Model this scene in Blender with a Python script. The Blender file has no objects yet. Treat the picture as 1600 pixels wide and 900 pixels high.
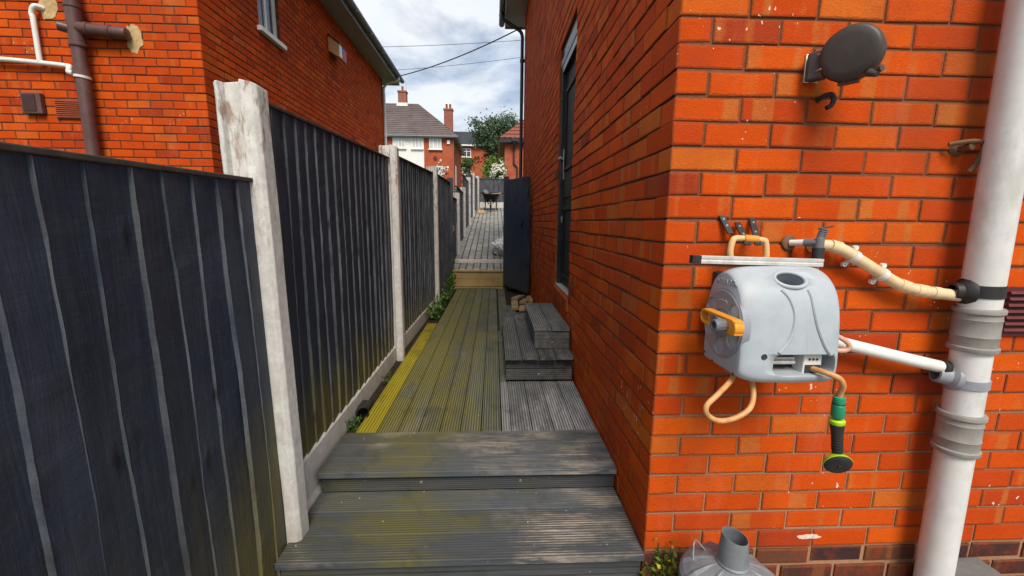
import bpy, bmesh, math, random
from mathutils import Vector, Matrix, noise as mnoise

R = math.radians
rng = random.Random(7)
scene = bpy.context.scene
COL = scene.collection

# ------------------------------------------------------------------ camera
PITCH, YAW, ROLL = 0.1578, 0.0448, 0.0103
CAMZ = 1.567
cp, sp, cyw, syw = math.cos(PITCH), math.sin(PITCH), math.cos(YAW), math.sin(YAW)
F = Vector((syw * cp, cyw * cp, -sp)); R0 = Vector((cyw, -syw, 0)); U0 = R0.cross(F)
cr, sr = math.cos(ROLL), math.sin(ROLL)
RR = R0 * cr + U0 * sr; UU = U0 * cr - R0 * sr
cam_data = bpy.data.cameras.new('camera')
cam_data.sensor_width = 36; cam_data.sensor_fit = 'HORIZONTAL'
cam_data.lens = 36 * 641.08 / 1600
cam_data.clip_start = 0.02; cam_data.clip_end = 2000
cam = bpy.data.objects.new('camera', cam_data); COL.objects.link(cam)
m = Matrix((RR, UU, -F)).transposed().to_4x4(); m.translation = Vector((0, 0, CAMZ))
cam.matrix_world = m
scene.camera = cam

# ------------------------------------------------------------------ world, sun, exposure
SUN_EL, SUN_AZ = R(50), R(10)          # the sun stands behind the camera, a little to the right
world = bpy.data.worlds.new('World'); scene.world = world; world.use_nodes = True
wt = world.node_tree; wt.nodes.clear()
wo = wt.nodes.new('ShaderNodeOutputWorld'); bg = wt.nodes.new('ShaderNodeBackground')
sky = wt.nodes.new('ShaderNodeTexSky'); sky.sky_type = 'NISHITA'; sky.sun_disc = False
sky.sun_elevation = SUN_EL; sky.sun_rotation = math.pi - SUN_AZ
sky.air_density = 1.0; sky.dust_density = 0.6; sky.ozone_density = 1.5
tc = wt.nodes.new('ShaderNodeTexCoord')
mp = wt.nodes.new('ShaderNodeMapping'); mp.inputs['Scale'].default_value = (1.0, 1.0, 2.4)
mp.inputs['Location'].default_value = (3.1, 0.4, 0.7)
wt.links.new(tc.outputs['Generated'], mp.inputs['Vector'])
def wnoise(scale, detail, rough, dist):
    n = wt.nodes.new('ShaderNodeTexNoise'); n.inputs['Scale'].default_value = scale
    n.inputs['Detail'].default_value = detail; n.inputs['Roughness'].default_value = rough
    n.inputs['Distortion'].default_value = dist
    wt.links.new(mp.outputs['Vector'], n.inputs['Vector']); return n
n1 = wnoise(2.6, 8, 0.55, 0.25)
rp = wt.nodes.new('ShaderNodeValToRGB')
rp.color_ramp.elements[0].position = 0.35; rp.color_ramp.elements[0].color = (0.12, 0.05, 0.05, 1)
rp.color_ramp.elements[1].position = 0.52; rp.color_ramp.elements[1].color = (0.97, 0.97, 0.97, 1)
wt.links.new(n1.outputs['Fac'], rp.inputs['Fac'])
n2 = wnoise(3.6, 8, 0.6, 0.2)
rc = wt.nodes.new('ShaderNodeValToRGB')
rc.color_ramp.elements[0].position = 0.33; rc.color_ramp.elements[0].color = (12.4, 13.9, 15.8, 1)
rc.color_ramp.elements[1].position = 0.66; rc.color_ramp.elements[1].color = (14.4, 14.8, 15.2, 1)
wt.links.new(n2.outputs['Fac'], rc.inputs['Fac'])
mx = wt.nodes.new('ShaderNodeMixRGB')
sat = wt.nodes.new('ShaderNodeMixRGB'); sat.blend_type = 'MULTIPLY'; sat.inputs['Fac'].default_value = 1
sat.inputs['Color2'].default_value = (1.7, 1.75, 1.75, 1)
wt.links.new(sky.outputs['Color'], sat.inputs['Color1'])
wt.links.new(rp.outputs['Color'], mx.inputs['Fac']); wt.links.new(sat.outputs['Color'], mx.inputs['Color1'])
wt.links.new(rc.outputs['Color'], mx.inputs['Color2'])
wt.links.new(mx.outputs['Color'], bg.inputs['Color']); wt.links.new(bg.outputs[0], wo.inputs['Surface'])
bg.inputs['Strength'].default_value = 0.068

sd = bpy.data.lights.new('sun', 'SUN'); sd.energy = 4.4; sd.angle = R(26); sd.color = (1.0, 0.90, 0.77)
sun = bpy.data.objects.new('sun', sd); COL.objects.link(sun)
sdir = Vector((math.sin(SUN_AZ) * math.cos(SUN_EL), -math.cos(SUN_AZ) * math.cos(SUN_EL), math.sin(SUN_EL)))
sun.rotation_euler = sdir.to_track_quat('Z', 'Y').to_euler(); sun.location = (3, -8, 12)

vs = scene.view_settings
vs.view_transform = 'Standard'; vs.look = 'None'; vs.exposure = 0.0; vs.gamma = 1.0; vs.use_curve_mapping = False
scene.cycles.max_bounces = 8; scene.cycles.diffuse_bounces = 4

# ------------------------------------------------------------------ helpers: mesh
class MB:
    """collects faces in world coordinates, links them as ONE mesh object"""
    def __init__(s): s.V = []; s.F = []; s.M = []; s.S = []; s.UV = []; s.RN = []
    def add(s, verts, faces, mat=0, smooth=False, uvs=None, rnd=None):
        o = len(s.V); s.V += [tuple(v) for v in verts]
        for i, f in enumerate(faces):
            s.F.append([o + k for k in f]); s.M.append(mat); s.S.append(smooth)
            s.UV.append(uvs[i] if uvs else None); s.RN.append(rnd)
    def box(s, x0, x1, y0, y1, z0, z1, mat=0, rnd=None):
        s.hexa([(x0,y0,z0),(x1,y0,z0),(x1,y1,z0),(x0,y1,z0),(x0,y0,z1),(x1,y0,z1),(x1,y1,z1),(x0,y1,z1)], mat, rnd)
    def hexa(s, v, mat=0, rnd=None):
        s.add(v, [(0,3,2,1),(4,5,6,7),(0,1,5,4),(1,2,6,5),(2,3,7,6),(3,0,4,7)], mat, False, None, rnd)
    def obox(s, c, ax, ay, az, hx, hy, hz, mat=0, rnd=None):
        c = Vector(c); ax = Vector(ax).normalized(); ay = Vector(ay).normalized(); az = Vector(az).normalized()
        v = [c + ax*hx*i + ay*hy*j + az*hz*k for k in (-1,1) for (i,j) in ((-1,-1),(1,-1),(1,1),(-1,1))]
        s.hexa(v, mat, rnd)
    def tube(s, pts, r, n=12, mat=0, caps=True, smooth=True, rnd=None):
        pts = [Vector(p) for p in pts]; k = len(pts)
        rs = r if isinstance(r, (list, tuple)) else [r] * k
        tang = []
        for i in range(k):
            a = pts[max(i-1,0)]; b = pts[min(i+1,k-1)]; tang.append((b-a).normalized())
        ref = Vector((0,0,1)) if abs(tang[0].z) < 0.9 else Vector((1,0,0))
        nrm = tang[0].cross(ref).normalized(); V = []
        for i in range(k):
            t = tang[i]; nrm = (nrm - t*nrm.dot(t)).normalized(); b = t.cross(nrm)
            for j in range(n):
                a = 2*math.pi*j/n; V.append(pts[i] + (nrm*math.cos(a) + b*math.sin(a))*rs[i])
        Fs = [(i*n+j, i*n+(j+1)%n, (i+1)*n+(j+1)%n, (i+1)*n+j) for i in range(k-1) for j in range(n)]
        s.add(V, Fs, mat, smooth, None, rnd)
        if caps:
            s.add(V[:n], [tuple(range(n-1,-1,-1))], mat, False, None, rnd); s.add(V[-n:], [tuple(range(n))], mat, False, None, rnd)
    def cyl(s, a, b, r, r2=None, n=20, mat=0, caps=True): s.tube([a, b], [r, r if r2 is None else r2], n, mat, caps)
    def lathe(s, prof, o, axis, n=32, mat=0, smooth=True, ax2=None):
        """prof: (radius, distance along the axis)"""
        o = Vector(o); t = Vector(axis).normalized()
        ref = Vector((0,0,1)) if abs(t.z) < 0.9 else Vector((1,0,0))
        u = t.cross(ref).normalized(); w = t.cross(u); V = []
        for (r, h) in prof:
            for j in range(n):
                a = 2*math.pi*j/n; V.append(o + t*h + (u*math.cos(a) + w*math.sin(a))*r)
        Fs = [(i*n+j, i*n+(j+1)%n, (i+1)*n+(j+1)%n, (i+1)*n+j) for i in range(len(prof)-1) for j in range(n)]
        s.add(V, Fs, mat, smooth)
    def extrude(s, poly, a, b, mat=0, caps=True, rnd=None, smooth=False):
        """poly: list of Vectors offsets, from a to b"""
        n = len(poly); a = Vector(a); b = Vector(b)
        V = [a + Vector(p) for p in poly] + [b + Vector(p) for p in poly]
        s.add(V, [(i, (i+1)%n, n+(i+1)%n, n+i) for i in range(n)], mat, smooth, None, rnd)
        if caps: s.add(V, [tuple(range(n-1,-1,-1)), tuple(range(n, 2*n))], mat, False, None, rnd)
    def build(s, name, mats, parent=None, loc=None, bevel=0, seg=2, fix=False):
        me = bpy.data.meshes.new(name)
        base = Vector(loc) if loc is not None else (parent_origin(parent) if parent else Vector((0,0,0)))
        me.from_pydata([tuple(Vector(v) - base) for v in s.V], [], s.F)
        mats = mats if isinstance(mats, (list, tuple)) else [mats]
        for mm in mats: me.materials.append(mm)
        me.polygons.foreach_set('material_index', s.M); me.polygons.foreach_set('use_smooth', s.S)
        if any(u is not None for u in s.UV) or any(r is not None for r in s.RN):
            uv = me.uv_layers.new(name='uv'); rn = me.uv_layers.new(name='rnd')
            a = []; b = []
            for f, u, r in zip(s.F, s.UV, s.RN):
                for k in range(len(f)):
                    a += list(u[k]) if u else [0.0, 0.0]; b += list(r) if r else [0.5, 0.5]
            uv.data.foreach_set('uv', a); rn.data.foreach_set('uv', b)
        me.validate(); me.update()
        if any(s.S) and not fix: me.set_sharp_from_angle(angle=R(38))
        if fix:
            bm = bmesh.new(); bm.from_mesh(me); bmesh.ops.remove_doubles(bm, verts=bm.verts, dist=1e-5)
            bmesh.ops.recalc_face_normals(bm, faces=bm.faces); bm.to_mesh(me); bm.free()
            if any(s.S): me.set_sharp_from_angle(angle=R(38))
        o = bpy.data.objects.new(name, me); COL.objects.link(o)
        if parent:
            o.parent = parent; o.location = base - parent_origin(parent)
        else: o.location = base
        if bevel:
            bv = o.modifiers.new('bevel', 'BEVEL'); bv.width = bevel; bv.segments = seg
            bv.limit_method = 'ANGLE'; bv.angle_limit = R(40)
        return o
def parent_origin(p):
    v = Vector((0,0,0))
    while p is not None: v += Vector(p.location); p = p.parent
    return v
def tag(o, label=None, cat=None, group=None, kind=None):
    if label: o['label'] = label
    if cat: o['category'] = cat
    if group: o['group'] = group
    if kind: o['kind'] = kind
    return o
def thing(name, loc, label, cat, group=None):
    o = bpy.data.objects.new(name, None); COL.objects.link(o); o.location = loc; o.empty_display_size = 0.1
    return tag(o, label, cat, group)
def smooth_pts(pts, sub=6):
    """Catmull-Rom"""
    P = [Vector(p) for p in pts]; out = []
    for i in range(len(P)-1):
        p0 = P[max(i-1,0)]; p1 = P[i]; p2 = P[i+1]; p3 = P[min(i+2,len(P)-1)]
        for k in range(sub):
            t = k/sub
            out.append(0.5*((2*p1) + (p2-p0)*t + (2*p0-5*p1+4*p2-p3)*t*t + (3*p1-p0-3*p2+p3)*t**3))
    out.append(P[-1]); return out

# ------------------------------------------------------------------ helpers: materials
class N:
    def __init__(s, name):
        s.m = bpy.data.materials.new(name); s.m.use_nodes = True; s.t = s.m.node_tree
        s.b = s.t.nodes['Principled BSDF']; s.geo = s.t.nodes.new('ShaderNodeNewGeometry')
        s.pos = s.geo.outputs['Position']
    def new(s, t): return s.t.nodes.new(t)
    def lk(s, a, b): s.t.links.new(a, b)
    def inp(s, sock, v):
        if isinstance(v, bpy.types.NodeSocket): s.lk(v, sock)
        elif isinstance(v, (tuple, list)) and len(v) == 3 and sock.type == 'RGBA': sock.default_value = (*v, 1)
        else: sock.default_value = v
    def map(s, vec, scale=(1,1,1), loc=(0,0,0), rot=(0,0,0)):
        n = s.new('ShaderNodeMapping'); s.inp(n.inputs['Vector'], vec)
        n.inputs['Scale'].default_value = scale; n.inputs['Location'].default_value = loc
        n.inputs['Rotation'].default_value = rot; return n.outputs[0]
    def noise(s, scale, detail=4, rough=0.55, vec=None, dist=0.0, dim='3D'):
        n = s.new('ShaderNodeTexNoise'); n.noise_dimensions = dim
        if dim == '1D': s.inp(n.inputs['W'], vec)
        else: s.inp(n.inputs['Vector'], vec if vec is not None else s.pos)
        n.inputs['Scale'].default_value = scale; n.inputs['Detail'].default_value = detail
        n.inputs['Roughness'].default_value = rough; n.inputs['Distortion'].default_value = dist
        return n.outputs['Fac']
    def voro(s, scale, vec=None, out='Distance', feature='F1', rnd=1.0):
        n = s.new('ShaderNodeTexVoronoi'); n.feature = feature; s.inp(n.inputs['Vector'], vec if vec is not None else s.pos)
        n.inputs['Scale'].default_value = scale; n.inputs['Randomness'].default_value = rnd; return n.outputs[out]
    def ramp(s, fac, stops, mode='LINEAR'):
        n = s.new('ShaderNodeValToRGB'); s.inp(n.inputs['Fac'], fac); cr_ = n.color_ramp; cr_.interpolation = mode
        while len(cr_.elements) < len(stops): cr_.elements.new(0.5)
        for e, (p, c) in zip(cr_.elements, stops):
            e.position = p; e.color = (c, c, c, 1) if isinstance(c, (int, float)) else (*c, 1)
        return n.outputs['Color']
    def mix(s, fac, a, b, mode='MIX'):
        n = s.new('ShaderNodeMixRGB'); n.blend_type = mode
        s.inp(n.inputs['Fac'], fac); s.inp(n.inputs['Color1'], a); s.inp(n.inputs['Color2'], b); return n.outputs[0]
    def math(s, op, a, b=0.0, clamp=False):
        n = s.new('ShaderNodeMath'); n.operation = op; n.use_clamp = clamp
        s.inp(n.inputs[0], a); s.inp(n.inputs[1], b); return n.outputs[0]
    def rng(s, v, a, b, c=0.0, d=1.0):
        n = s.new('ShaderNodeMapRange'); s.inp(n.inputs[0], v)
        for i, x in enumerate((a, b, c, d)): n.inputs[1+i].default_value = x
        return n.outputs[0]
    def sep(s, vec):
        n = s.new('ShaderNodeSeparateXYZ'); s.inp(n.inputs[0], vec); return n.outputs
    def uv(s, name):
        n = s.new('ShaderNodeUVMap'); n.uv_map = name; return s.sep(n.outputs[0])
    def bump(s, h, strength=0.4, dist=0.01):
        n = s.new('ShaderNodeBump'); s.inp(n.inputs['Height'], h); n.inputs['Strength'].default_value = strength
        n.inputs['Distance'].default_value = dist; s.lk(n.outputs[0], s.b.inputs['Normal'])
    def done(s, col, rough=0.7, spec=0.35, metal=0.0):
        s.inp(s.b.inputs['Base Color'], col); s.inp(s.b.inputs['Roughness'], rough)
        s.inp(s.b.inputs['Specular IOR Level'], spec); s.inp(s.b.inputs['Metallic'], metal); return s.m
MAT = {}
def plain(name, col, rough=0.5, spec=0.4, metal=0.0, var=0.18, scale=14, bump=0.08, dirt=None, dirt_amt=0.5):
    """one surface colour broken up by fine mottling and dirt"""
    n = N(name); a = n.noise(scale, 6, 0.65)
    lo = tuple(c*(1-var) for c in col); hi = tuple(min(1, c*(1+var)) for c in col)
    c = n.mix(n.rng(a, 0.3, 0.7), lo, hi)
    if dirt:
        d = n.noise(scale*0.45, 8, 0.7, n.map(n.pos, (1, 1, 0.45), (5, 2, 1)))
        c = n.mix(n.math('MULTIPLY', n.ramp(d, [(0.5, 0), (0.68, 1)]), dirt_amt), c, dirt)
    if bump: n.bump(n.noise(scale*6, 4, 0.6), bump, 0.004)
    MAT[name] = n.done(c, n.rng(a, 0.3, 0.7, rough*0.85, min(1, rough*1.15)), spec, metal); return MAT[name]

def brick_mat(name, stops, band=(0.44, 0.15, 0.035), band_amt=0.65, specks=True, rough=0.66):
    n = N(name); r = n.uv('rnd'); uv = n.uv('uv')
    c = n.ramp(r[0], stops)
    # firing bands across the brick's face
    w = n.math('ADD', n.math('MULTIPLY', uv[0], 2.6), n.math('MULTIPLY', r[1], 91.0))
    bnd = n.noise(1.0, 1.5, 0.5, w, dim='1D')
    on = n.ramp(r[1], [(0.5, 0.0), (0.8, 1.0)])
    bf = n.math('MULTIPLY', n.math('MULTIPLY', n.ramp(n.math('ADD', bnd, n.math('MULTIPLY', n.math('SUBTRACT', n.noise(30, 4, 0.6), 0.5), 0.22)), [(0.52, 0), (0.64, 1)]), on), band_amt)
    c = n.mix(bf, c, band)
    big = n.noise(3.2, 4, 0.6); c = n.mix(0.5, c, n.ramp(big, [(0.3, (0.36, 0.33, 0.33)), (0.7, (0.62, 0.62, 0.62))]), 'OVERLAY')
    eu = n.math('MULTIPLY', n.math('MINIMUM', uv[0], n.math('SUBTRACT', 1.0, uv[0])), 0.225); ev = n.math('MULTIPLY', n.math('MINIMUM', uv[1], n.math('SUBTRACT', 1.0, uv[1])), 0.074)
    ee = n.math('ADD', n.math('MINIMUM', eu, ev), n.math('MULTIPLY', n.math('SUBTRACT', n.noise(75, 5, 0.65), 0.5), 0.016))
    c = n.mix(n.math('MULTIPLY', n.rng(ee, 0.0055, 0.0005), 0.62, True), c, (0.17, 0.060, 0.026))
    pz = n.noise(11, 5, 0.65, n.map(n.pos, (1, 1, 1), (6, 2, 8))); c = n.mix(n.math('MULTIPLY', n.ramp(pz, [(0.48, 0), (0.72, 1)]), 0.4), c, (0.40, 0.052, 0.010))
    fine = n.noise(160, 3, 0.6); c = n.mix(n.math('MULTIPLY', n.ramp(fine, [(0.62, 0), (0.72, 1)]), 0.35), c, (0.12, 0.03, 0.012))
    edge = n.noise(40, 5, 0.7); c = n.mix(n.math('MULTIPLY', n.ramp(edge, [(0.58, 0), (0.75, 1)]), 0.4), c, (0.30, 0.07, 0.02))
    # soot and grime in broad patches
    g = n.noise(1.7, 6, 0.65, n.map(n.pos, (1, 1, 0.5), (9, 3, 2)))
    c = n.mix(n.math('MULTIPLY', n.ramp(g, [(0.52, 0), (0.75, 1)]), 0.45), c, (0.16, 0.05, 0.028))
    ef = n.noise(1.0, 6, 0.7, n.map(n.pos, (5, 5, 1.1), (3, 1, 5))); c = n.mix(n.math('MULTIPLY', n.ramp(ef, [(0.58, 0), (0.74, 1)]), 0.14), c, (0.50, 0.24, 0.16))
    if specks:
        dv = n.new('ShaderNodeVectorMath'); dv.operation = 'MULTIPLY_ADD'; nz_ = n.new('ShaderNodeTexNoise'); nz_.inputs['Scale'].default_value = 45; n.lk(n.pos, nz_.inputs['Vector']); n.lk(nz_.outputs['Color'], dv.inputs[0]); dv.inputs[1].default_value = (0.03, 0.03, 0.05); n.lk(n.pos, dv.inputs[2])
        sp_ = n.voro(34, n.map(dv.outputs[0], (1, 1, 0.5)))
        reg = n.noise(2.4, 3, 0.5, n.map(n.pos, (1, 1, 1), (2, 8, 4)))
        thr = n.ramp(reg, [(0.5, 0.0), (0.72, 0.17)])
        f = n.math('LESS_THAN', sp_, thr)
        c = n.mix(n.math('MULTIPLY', f, 0.75), c, (0.75, 0.66, 0.58))
    n.bump(n.math('ADD', n.math('MULTIPLY', n.noise(48, 7, 0.72), 1.3), n.math('ADD', n.noise(260, 2, 0.5), n.math('MULTIPLY', n.rng(ee, 0.0, 0.006), 0.8))), 0.5, 0.005)
    MAT[name] = n.done(c, n.rng(fine, 0.3, 0.7, rough-0.02, rough+0.2), 0.06); return MAT[name]
OR = [(0.0, (0.20, 0.031, 0.020)), (0.02, (0.30, 0.037, 0.012)), (0.06, (0.43, 0.048, 0.006)), (0.35, (0.49, 0.060, 0.005)), (0.7, (0.53, 0.070, 0.005)), (0.93, (0.57, 0.090, 0.006)), (1.0, (0.50, 0.115, 0.016))]
brick_mat('red_brick', OR)
brick_mat('neighbour_brick', [(a, tuple(k*s_ for k, s_ in zip(c, (0.96, 0.92, 0.95)))) for a, c in OR], band_amt=0.35)
brick_mat('old_brick', [(0.0, (0.035, 0.022, 0.024)), (0.5, (0.065, 0.030, 0.026)), (0.75, (0.12, 0.048, 0.026)), (1.0, (0.22, 0.09, 0.035))], rough=0.85, specks=False, band_amt=0.25)
def mortar():
    n = N('mortar'); a = n.noise(55, 6, 0.7); z = n.sep(n.pos)[2]
    dark = n.mix(a, (0.10, 0.038, 0.020), (0.22, 0.10, 0.055)); pale = n.mix(a, (0.24, 0.115, 0.062), (0.42, 0.25, 0.155))
    f = n.math('ADD', n.rng(z, 1.25, 0.5), n.math('MULTIPLY', n.math('SUBTRACT', n.noise(2.6, 4, 0.6), 0.5), 1.6), True)
    n.bump(a, 0.6, 0.006); MAT['mortar'] = n.done(n.mix(f, dark, pale), 0.95, 0.15)
mortar()
plain('dark_mortar', (0.085, 0.055, 0.042), 0.95, 0.1, scale=30)

def fence_mat(name='fence_paint', k=1.0):
    n = N(name); z = n.sep(n.pos)[2]
    grain = n.noise(1.0, 8, 0.65, n.map(n.pos, (27, 27, 2.0)), 1.4)
    c = n.mix(n.rng(grain, 0.25, 0.75), tuple(k*v for v in (0.012, 0.019, 0.035)), tuple(k*v for v in (0.027, 0.038, 0.062)))
    big = n.noise(2.4, 5, 0.6); c = n.mix(n.math('MULTIPLY', n.ramp(big, [(0.4, 0), (0.75, 1)]), 0.45), c, (0.056, 0.068, 0.092))
    # scuffed arrises, and light put into the colour of faces looking along the fence
    ny = n.math('ABSOLUTE', n.sep(n.geo.outputs['True Normal'])[1])
    scuff_light = n.math('MULTIPLY', n.ramp(ny, [(0.6, 0), (0.8, 1)]), n.ramp(n.noise(9, 6, 0.7, n.map(n.pos, (1, 1, 0.35))), [(0.34, 0.10), (0.66, 1)]))
    c = n.mix(n.math('MULTIPLY', scuff_light, 0.8), c, (0.130, 0.140, 0.158))
    saw = n.noise(1.0, 4, 0.6, n.map(n.pos, (14, 14, 90), (3, 1, 2))); c = n.mix(n.math('MULTIPLY', n.ramp(saw, [(0.56, 0), (0.72, 1)]), 0.16), c, (0.075, 0.085, 0.105))
    blot = n.noise(7, 5, 0.65, n.map(n.pos, (1, 1, 0.6), (8, 2, 6))); c = n.mix(n.math('MULTIPLY', n.ramp(blot, [(0.5, 0), (0.7, 1)]), 0.5), c, (0.014, 0.016, 0.021))
    scr = n.noise(1.0, 3, 0.6, n.map(n.pos, (150, 150, 5))); c = n.mix(n.math('MULTIPLY', n.ramp(scr, [(0.68, 0), (0.76, 1)]), 0.35), c, (0.14, 0.135, 0.13))
    rb = n.uv('rnd'); c = n.mix(0.6, c, n.ramp(rb[0], [(0, 0.34), (1, 0.68)]), 'OVERLAY')
    wv = n.new('ShaderNodeVectorMath'); wv.operation = 'MULTIPLY_ADD'; wn_ = n.new('ShaderNodeTexNoise'); wn_.inputs['Scale'].default_value = 9; n.lk(n.pos, wn_.inputs['Vector']); n.lk(wn_.outputs['Color'], wv.inputs[0]); wv.inputs[1].default_value = (0.03, 0.03, 0.05); n.lk(n.pos, wv.inputs[2])
    kn = n.voro(4.2, n.map(wv.outputs[0], (1, 2.2, 0.85), (0.3, 0.8, 0.1))); kf = n.ramp(kn, [(0.05, 1), (0.12, 0.35), (0.20, 0)])
    c = n.mix(n.math('MULTIPLY', kf, 0.75), c, (0.006, 0.006, 0.007))
    # algae creeps up from the foot of the boards
    py = n.sep(n.pos)[1]
    foot = n.math('ADD', n.rng(z, 1.0, 0.42), n.math('MULTIPLY', n.math('SUBTRACT', n.noise(1.0, 5, 0.6, n.map(n.pos, (9, 9, 2.2))), 0.62), 1.9), True)
    foot = n.math('MULTIPLY', foot, n.rng(py, 1.15, 1.4, 0.35, 1))
    foot = n.math('MULTIPLY', foot, n.rng(py, 6.0, 3.6, 0.25, 1))
    c = n.mix(n.math('MULTIPLY', foot, 0.85), c, (0.15, 0.125, 0.012))
    n.bump(n.math('ADD', n.math('ADD', grain, n.math('MULTIPLY', saw, 0.35)), n.math('ADD', n.math('MULTIPLY', kf, 1.2), n.math('MULTIPLY', blot, 0.9))), 0.6, 0.007)
    MAT[name] = n.done(c, n.rng(grain, 0.3, 0.7, 0.5, 0.72), 0.35)
fence_mat(); fence_mat('gate_paint', 2.0)
def concrete():
    n = N('concrete'); a = n.noise(26, 8, 0.7); z = n.sep(n.pos)[2]
    c = n.mix(n.rng(a, 0.25, 0.75), (0.44, 0.43, 0.41), (0.68, 0.67, 0.65))
    st = n.noise(1.0, 5, 0.65, n.map(n.pos, (22, 22, 9))); c = n.mix(n.math('MULTIPLY', n.ramp(st, [(0.5, 0), (0.7, 1)]), 0.4), c, (0.32, 0.30, 0.27))
    rust = n.noise(1.0, 6, 0.7, n.map(n.pos, (34, 34, 11), (1, 4, 2))); top = n.rng(z, 1.2, 2.05)
    c = n.mix(n.math('MULTIPLY', n.math('MULTIPLY', n.ramp(rust, [(0.52, 0), (0.62, 1)]), top), 0.8), c, (0.22, 0.10, 0.06))
    pit = n.voro(190); c = n.mix(n.math('MULTIPLY', n.ramp(pit, [(0.1, 1), (0.22, 0)]), 0.5), c, (0.26, 0.24, 0.21))
    low = n.math('ADD', n.rng(z, 0.55, 0.2), n.math('MULTIPLY', n.math('SUBTRACT', n.noise(7, 5, 0.6), 0.5), 1.4), True)
    c = n.mix(n.math('MULTIPLY', low, 0.45), c, (0.30, 0.25, 0.17))
    n.bump(n.math('ADD', a, n.math('MULTIPLY', n.ramp(pit, [(0.1, 0), (0.25, 1)]), 0.5)), 0.5, 0.004)
    MAT['concrete'] = n.done(c, 0.9, 0.2)
concrete()
def deck_mat(name, lo, hi, moss, moss_amt, bare, bare_amt, along, mid=False):
    """weathered decking; along = axis the grain runs on"""
    n = N(name); r = n.uv('rnd'); st = (60, 2.5, 60) if along == 'y' else (2.5, 60, 60)
    g = n.noise(1.0, 8, 0.68, n.map(n.pos, st), 0.4)
    c = n.mix(n.rng(g, 0.3, 0.72), lo, hi)
    c = n.mix(0.55, c, n.ramp(r[0], [(0, 0.28), (1, 0.74)]), 'OVERLAY')
    x, y, z = n.sep(n.pos)
    ms = n.noise(1.0, 7, 0.66, n.map(n.pos, (2.4, 5.2, 3) if along == 'x' else (5.2, 2.0, 3), (4, 1, 0))); side = n.math('SUBTRACT', 1.0, n.math('ABSOLUTE', n.math('MULTIPLY', n.math('ADD', x, 0.38), 2.2)), True) if mid else n.rng(x, 0.35, -0.75)
    mf = n.math('MULTIPLY', n.ramp(n.math('ADD', ms, n.math('MULTIPLY', n.math('SUBTRACT', side, 0.5), 0.34)), [(0.40, 0), (0.64, 1)]), moss_amt)
    c = n.mix(mf, c, moss)
    gb = n.noise(1.0, 7, 0.72, n.map(n.pos, (18, 3.2, 18) if along == 'y' else (3.2, 18, 18), (7, 2, 5)))
    br = n.noise(1.9, 4, 0.6, n.map(n.pos, (1, 1, 1), (1, 6, 3)))
    bf = n.math('MULTIPLY', n.math('MULTIPLY', n.ramp(gb, [(0.44, 0), (0.62, 1)]), n.ramp(n.math('ADD', br, n.rng(x, -0.5, 0.5, -0.12, 0.12)), [(0.45, 0), (0.62, 1)])), bare_amt)
    c = n.mix(bf, c, bare)
    dk = n.noise(5.5, 6, 0.7, n.map(n.pos, (1, 0.6, 1), (3, 3, 3))); c = n.mix(n.math('MULTIPLY', n.ramp(dk, [(0.55, 0), (0.72, 1)]), 0.6), c, (0.022, 0.024, 0.02))
    sp_ = n.voro(17, n.map(n.pos, (1, 0.7, 1))); c = n.mix(n.math('MULTIPLY', n.ramp(sp_, [(0.035, 1), (0.06, 0)]), 0.55), c, (0.55, 0.53, 0.48))
    # the faces inside the grooves carry a material of their own
    n.bump(g, 0.45, 0.004)
    MAT[name] = n.done(c, n.rng(g, 0.3, 0.7, 0.55, 0.8), 0.3)
deck_mat('step_wood', (0.044, 0.052, 0.062), (0.094, 0.106, 0.121), (0.125, 0.116, 0.020), 0.72, (0.40, 0.33, 0.26), 0.8, 'x', True)
deck_mat('riser_wood', (0.042, 0.047, 0.054), (0.075, 0.082, 0.092), (0.09, 0.085, 0.02), 0.25, (0.2, 0.18, 0.15), 0.15, 'x')
deck_mat('deck_wood', (0.070, 0.074, 0.046), (0.150, 0.153, 0.098), (0.150, 0.135, 0.018), 0.8, (0.28, 0.27, 0.24), 0.35, 'y')
deck_mat('grey_deck_wood', (0.11, 0.113, 0.118), (0.24, 0.243, 0.25), (0.13, 0.12, 0.03), 0.12, (0.42, 0.41, 0.40), 0.7, 'y')
deck_mat('yellow_deck_wood', (0.10, 0.085, 0.008), (0.27, 0.22, 0.014), (0.32, 0.27, 0.012), 0.6, (0.42, 0.36, 0.08), 0.3, 'y')
deck_mat('box_wood', (0.05, 0.053, 0.058), (0.115, 0.118, 0.125), (0.09, 0.09, 0.03), 0.1, (0.30, 0.27, 0.24), 0.45, 'y')
deck_mat('new_timber', (0.26, 0.17, 0.07), (0.46, 0.33, 0.16), (0.22, 0.16, 0.03), 0.3, (0.50, 0.40, 0.25), 0.4, 'x')
deck_mat('groove_tone', (0.034, 0.036, 0.034), (0.075, 0.076, 0.068), (0.085, 0.072, 0.010), 0.6, (0.16, 0.15, 0.14), 0.3, 'y')  # darker tone for the faces inside the grooves
deck_mat('groove_dark', (0.024, 0.026, 0.028), (0.052, 0.055, 0.058), (0.05, 0.045, 0.008), 0.6, (0.10, 0.09, 0.08), 0.2, 'x')
deck_mat('grey_groove', (0.060, 0.062, 0.066), (0.125, 0.128, 0.132), (0.085, 0.072, 0.010), 0.2, (0.22, 0.21, 0.20), 0.5, 'y')
deck_mat('yellow_groove', (0.11, 0.085, 0.005), (0.22, 0.17, 0.008), (0.2, 0.16, 0.01), 0.5, (0.2, 0.17, 0.05), 0.2, 'y')
plain('plastic_white', (0.70, 0.69, 0.66), 0.42, 0.45, scale=9, var=0.06, bump=0.03, dirt=(0.42, 0.40, 0.37), dirt_amt=0.45)
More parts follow.
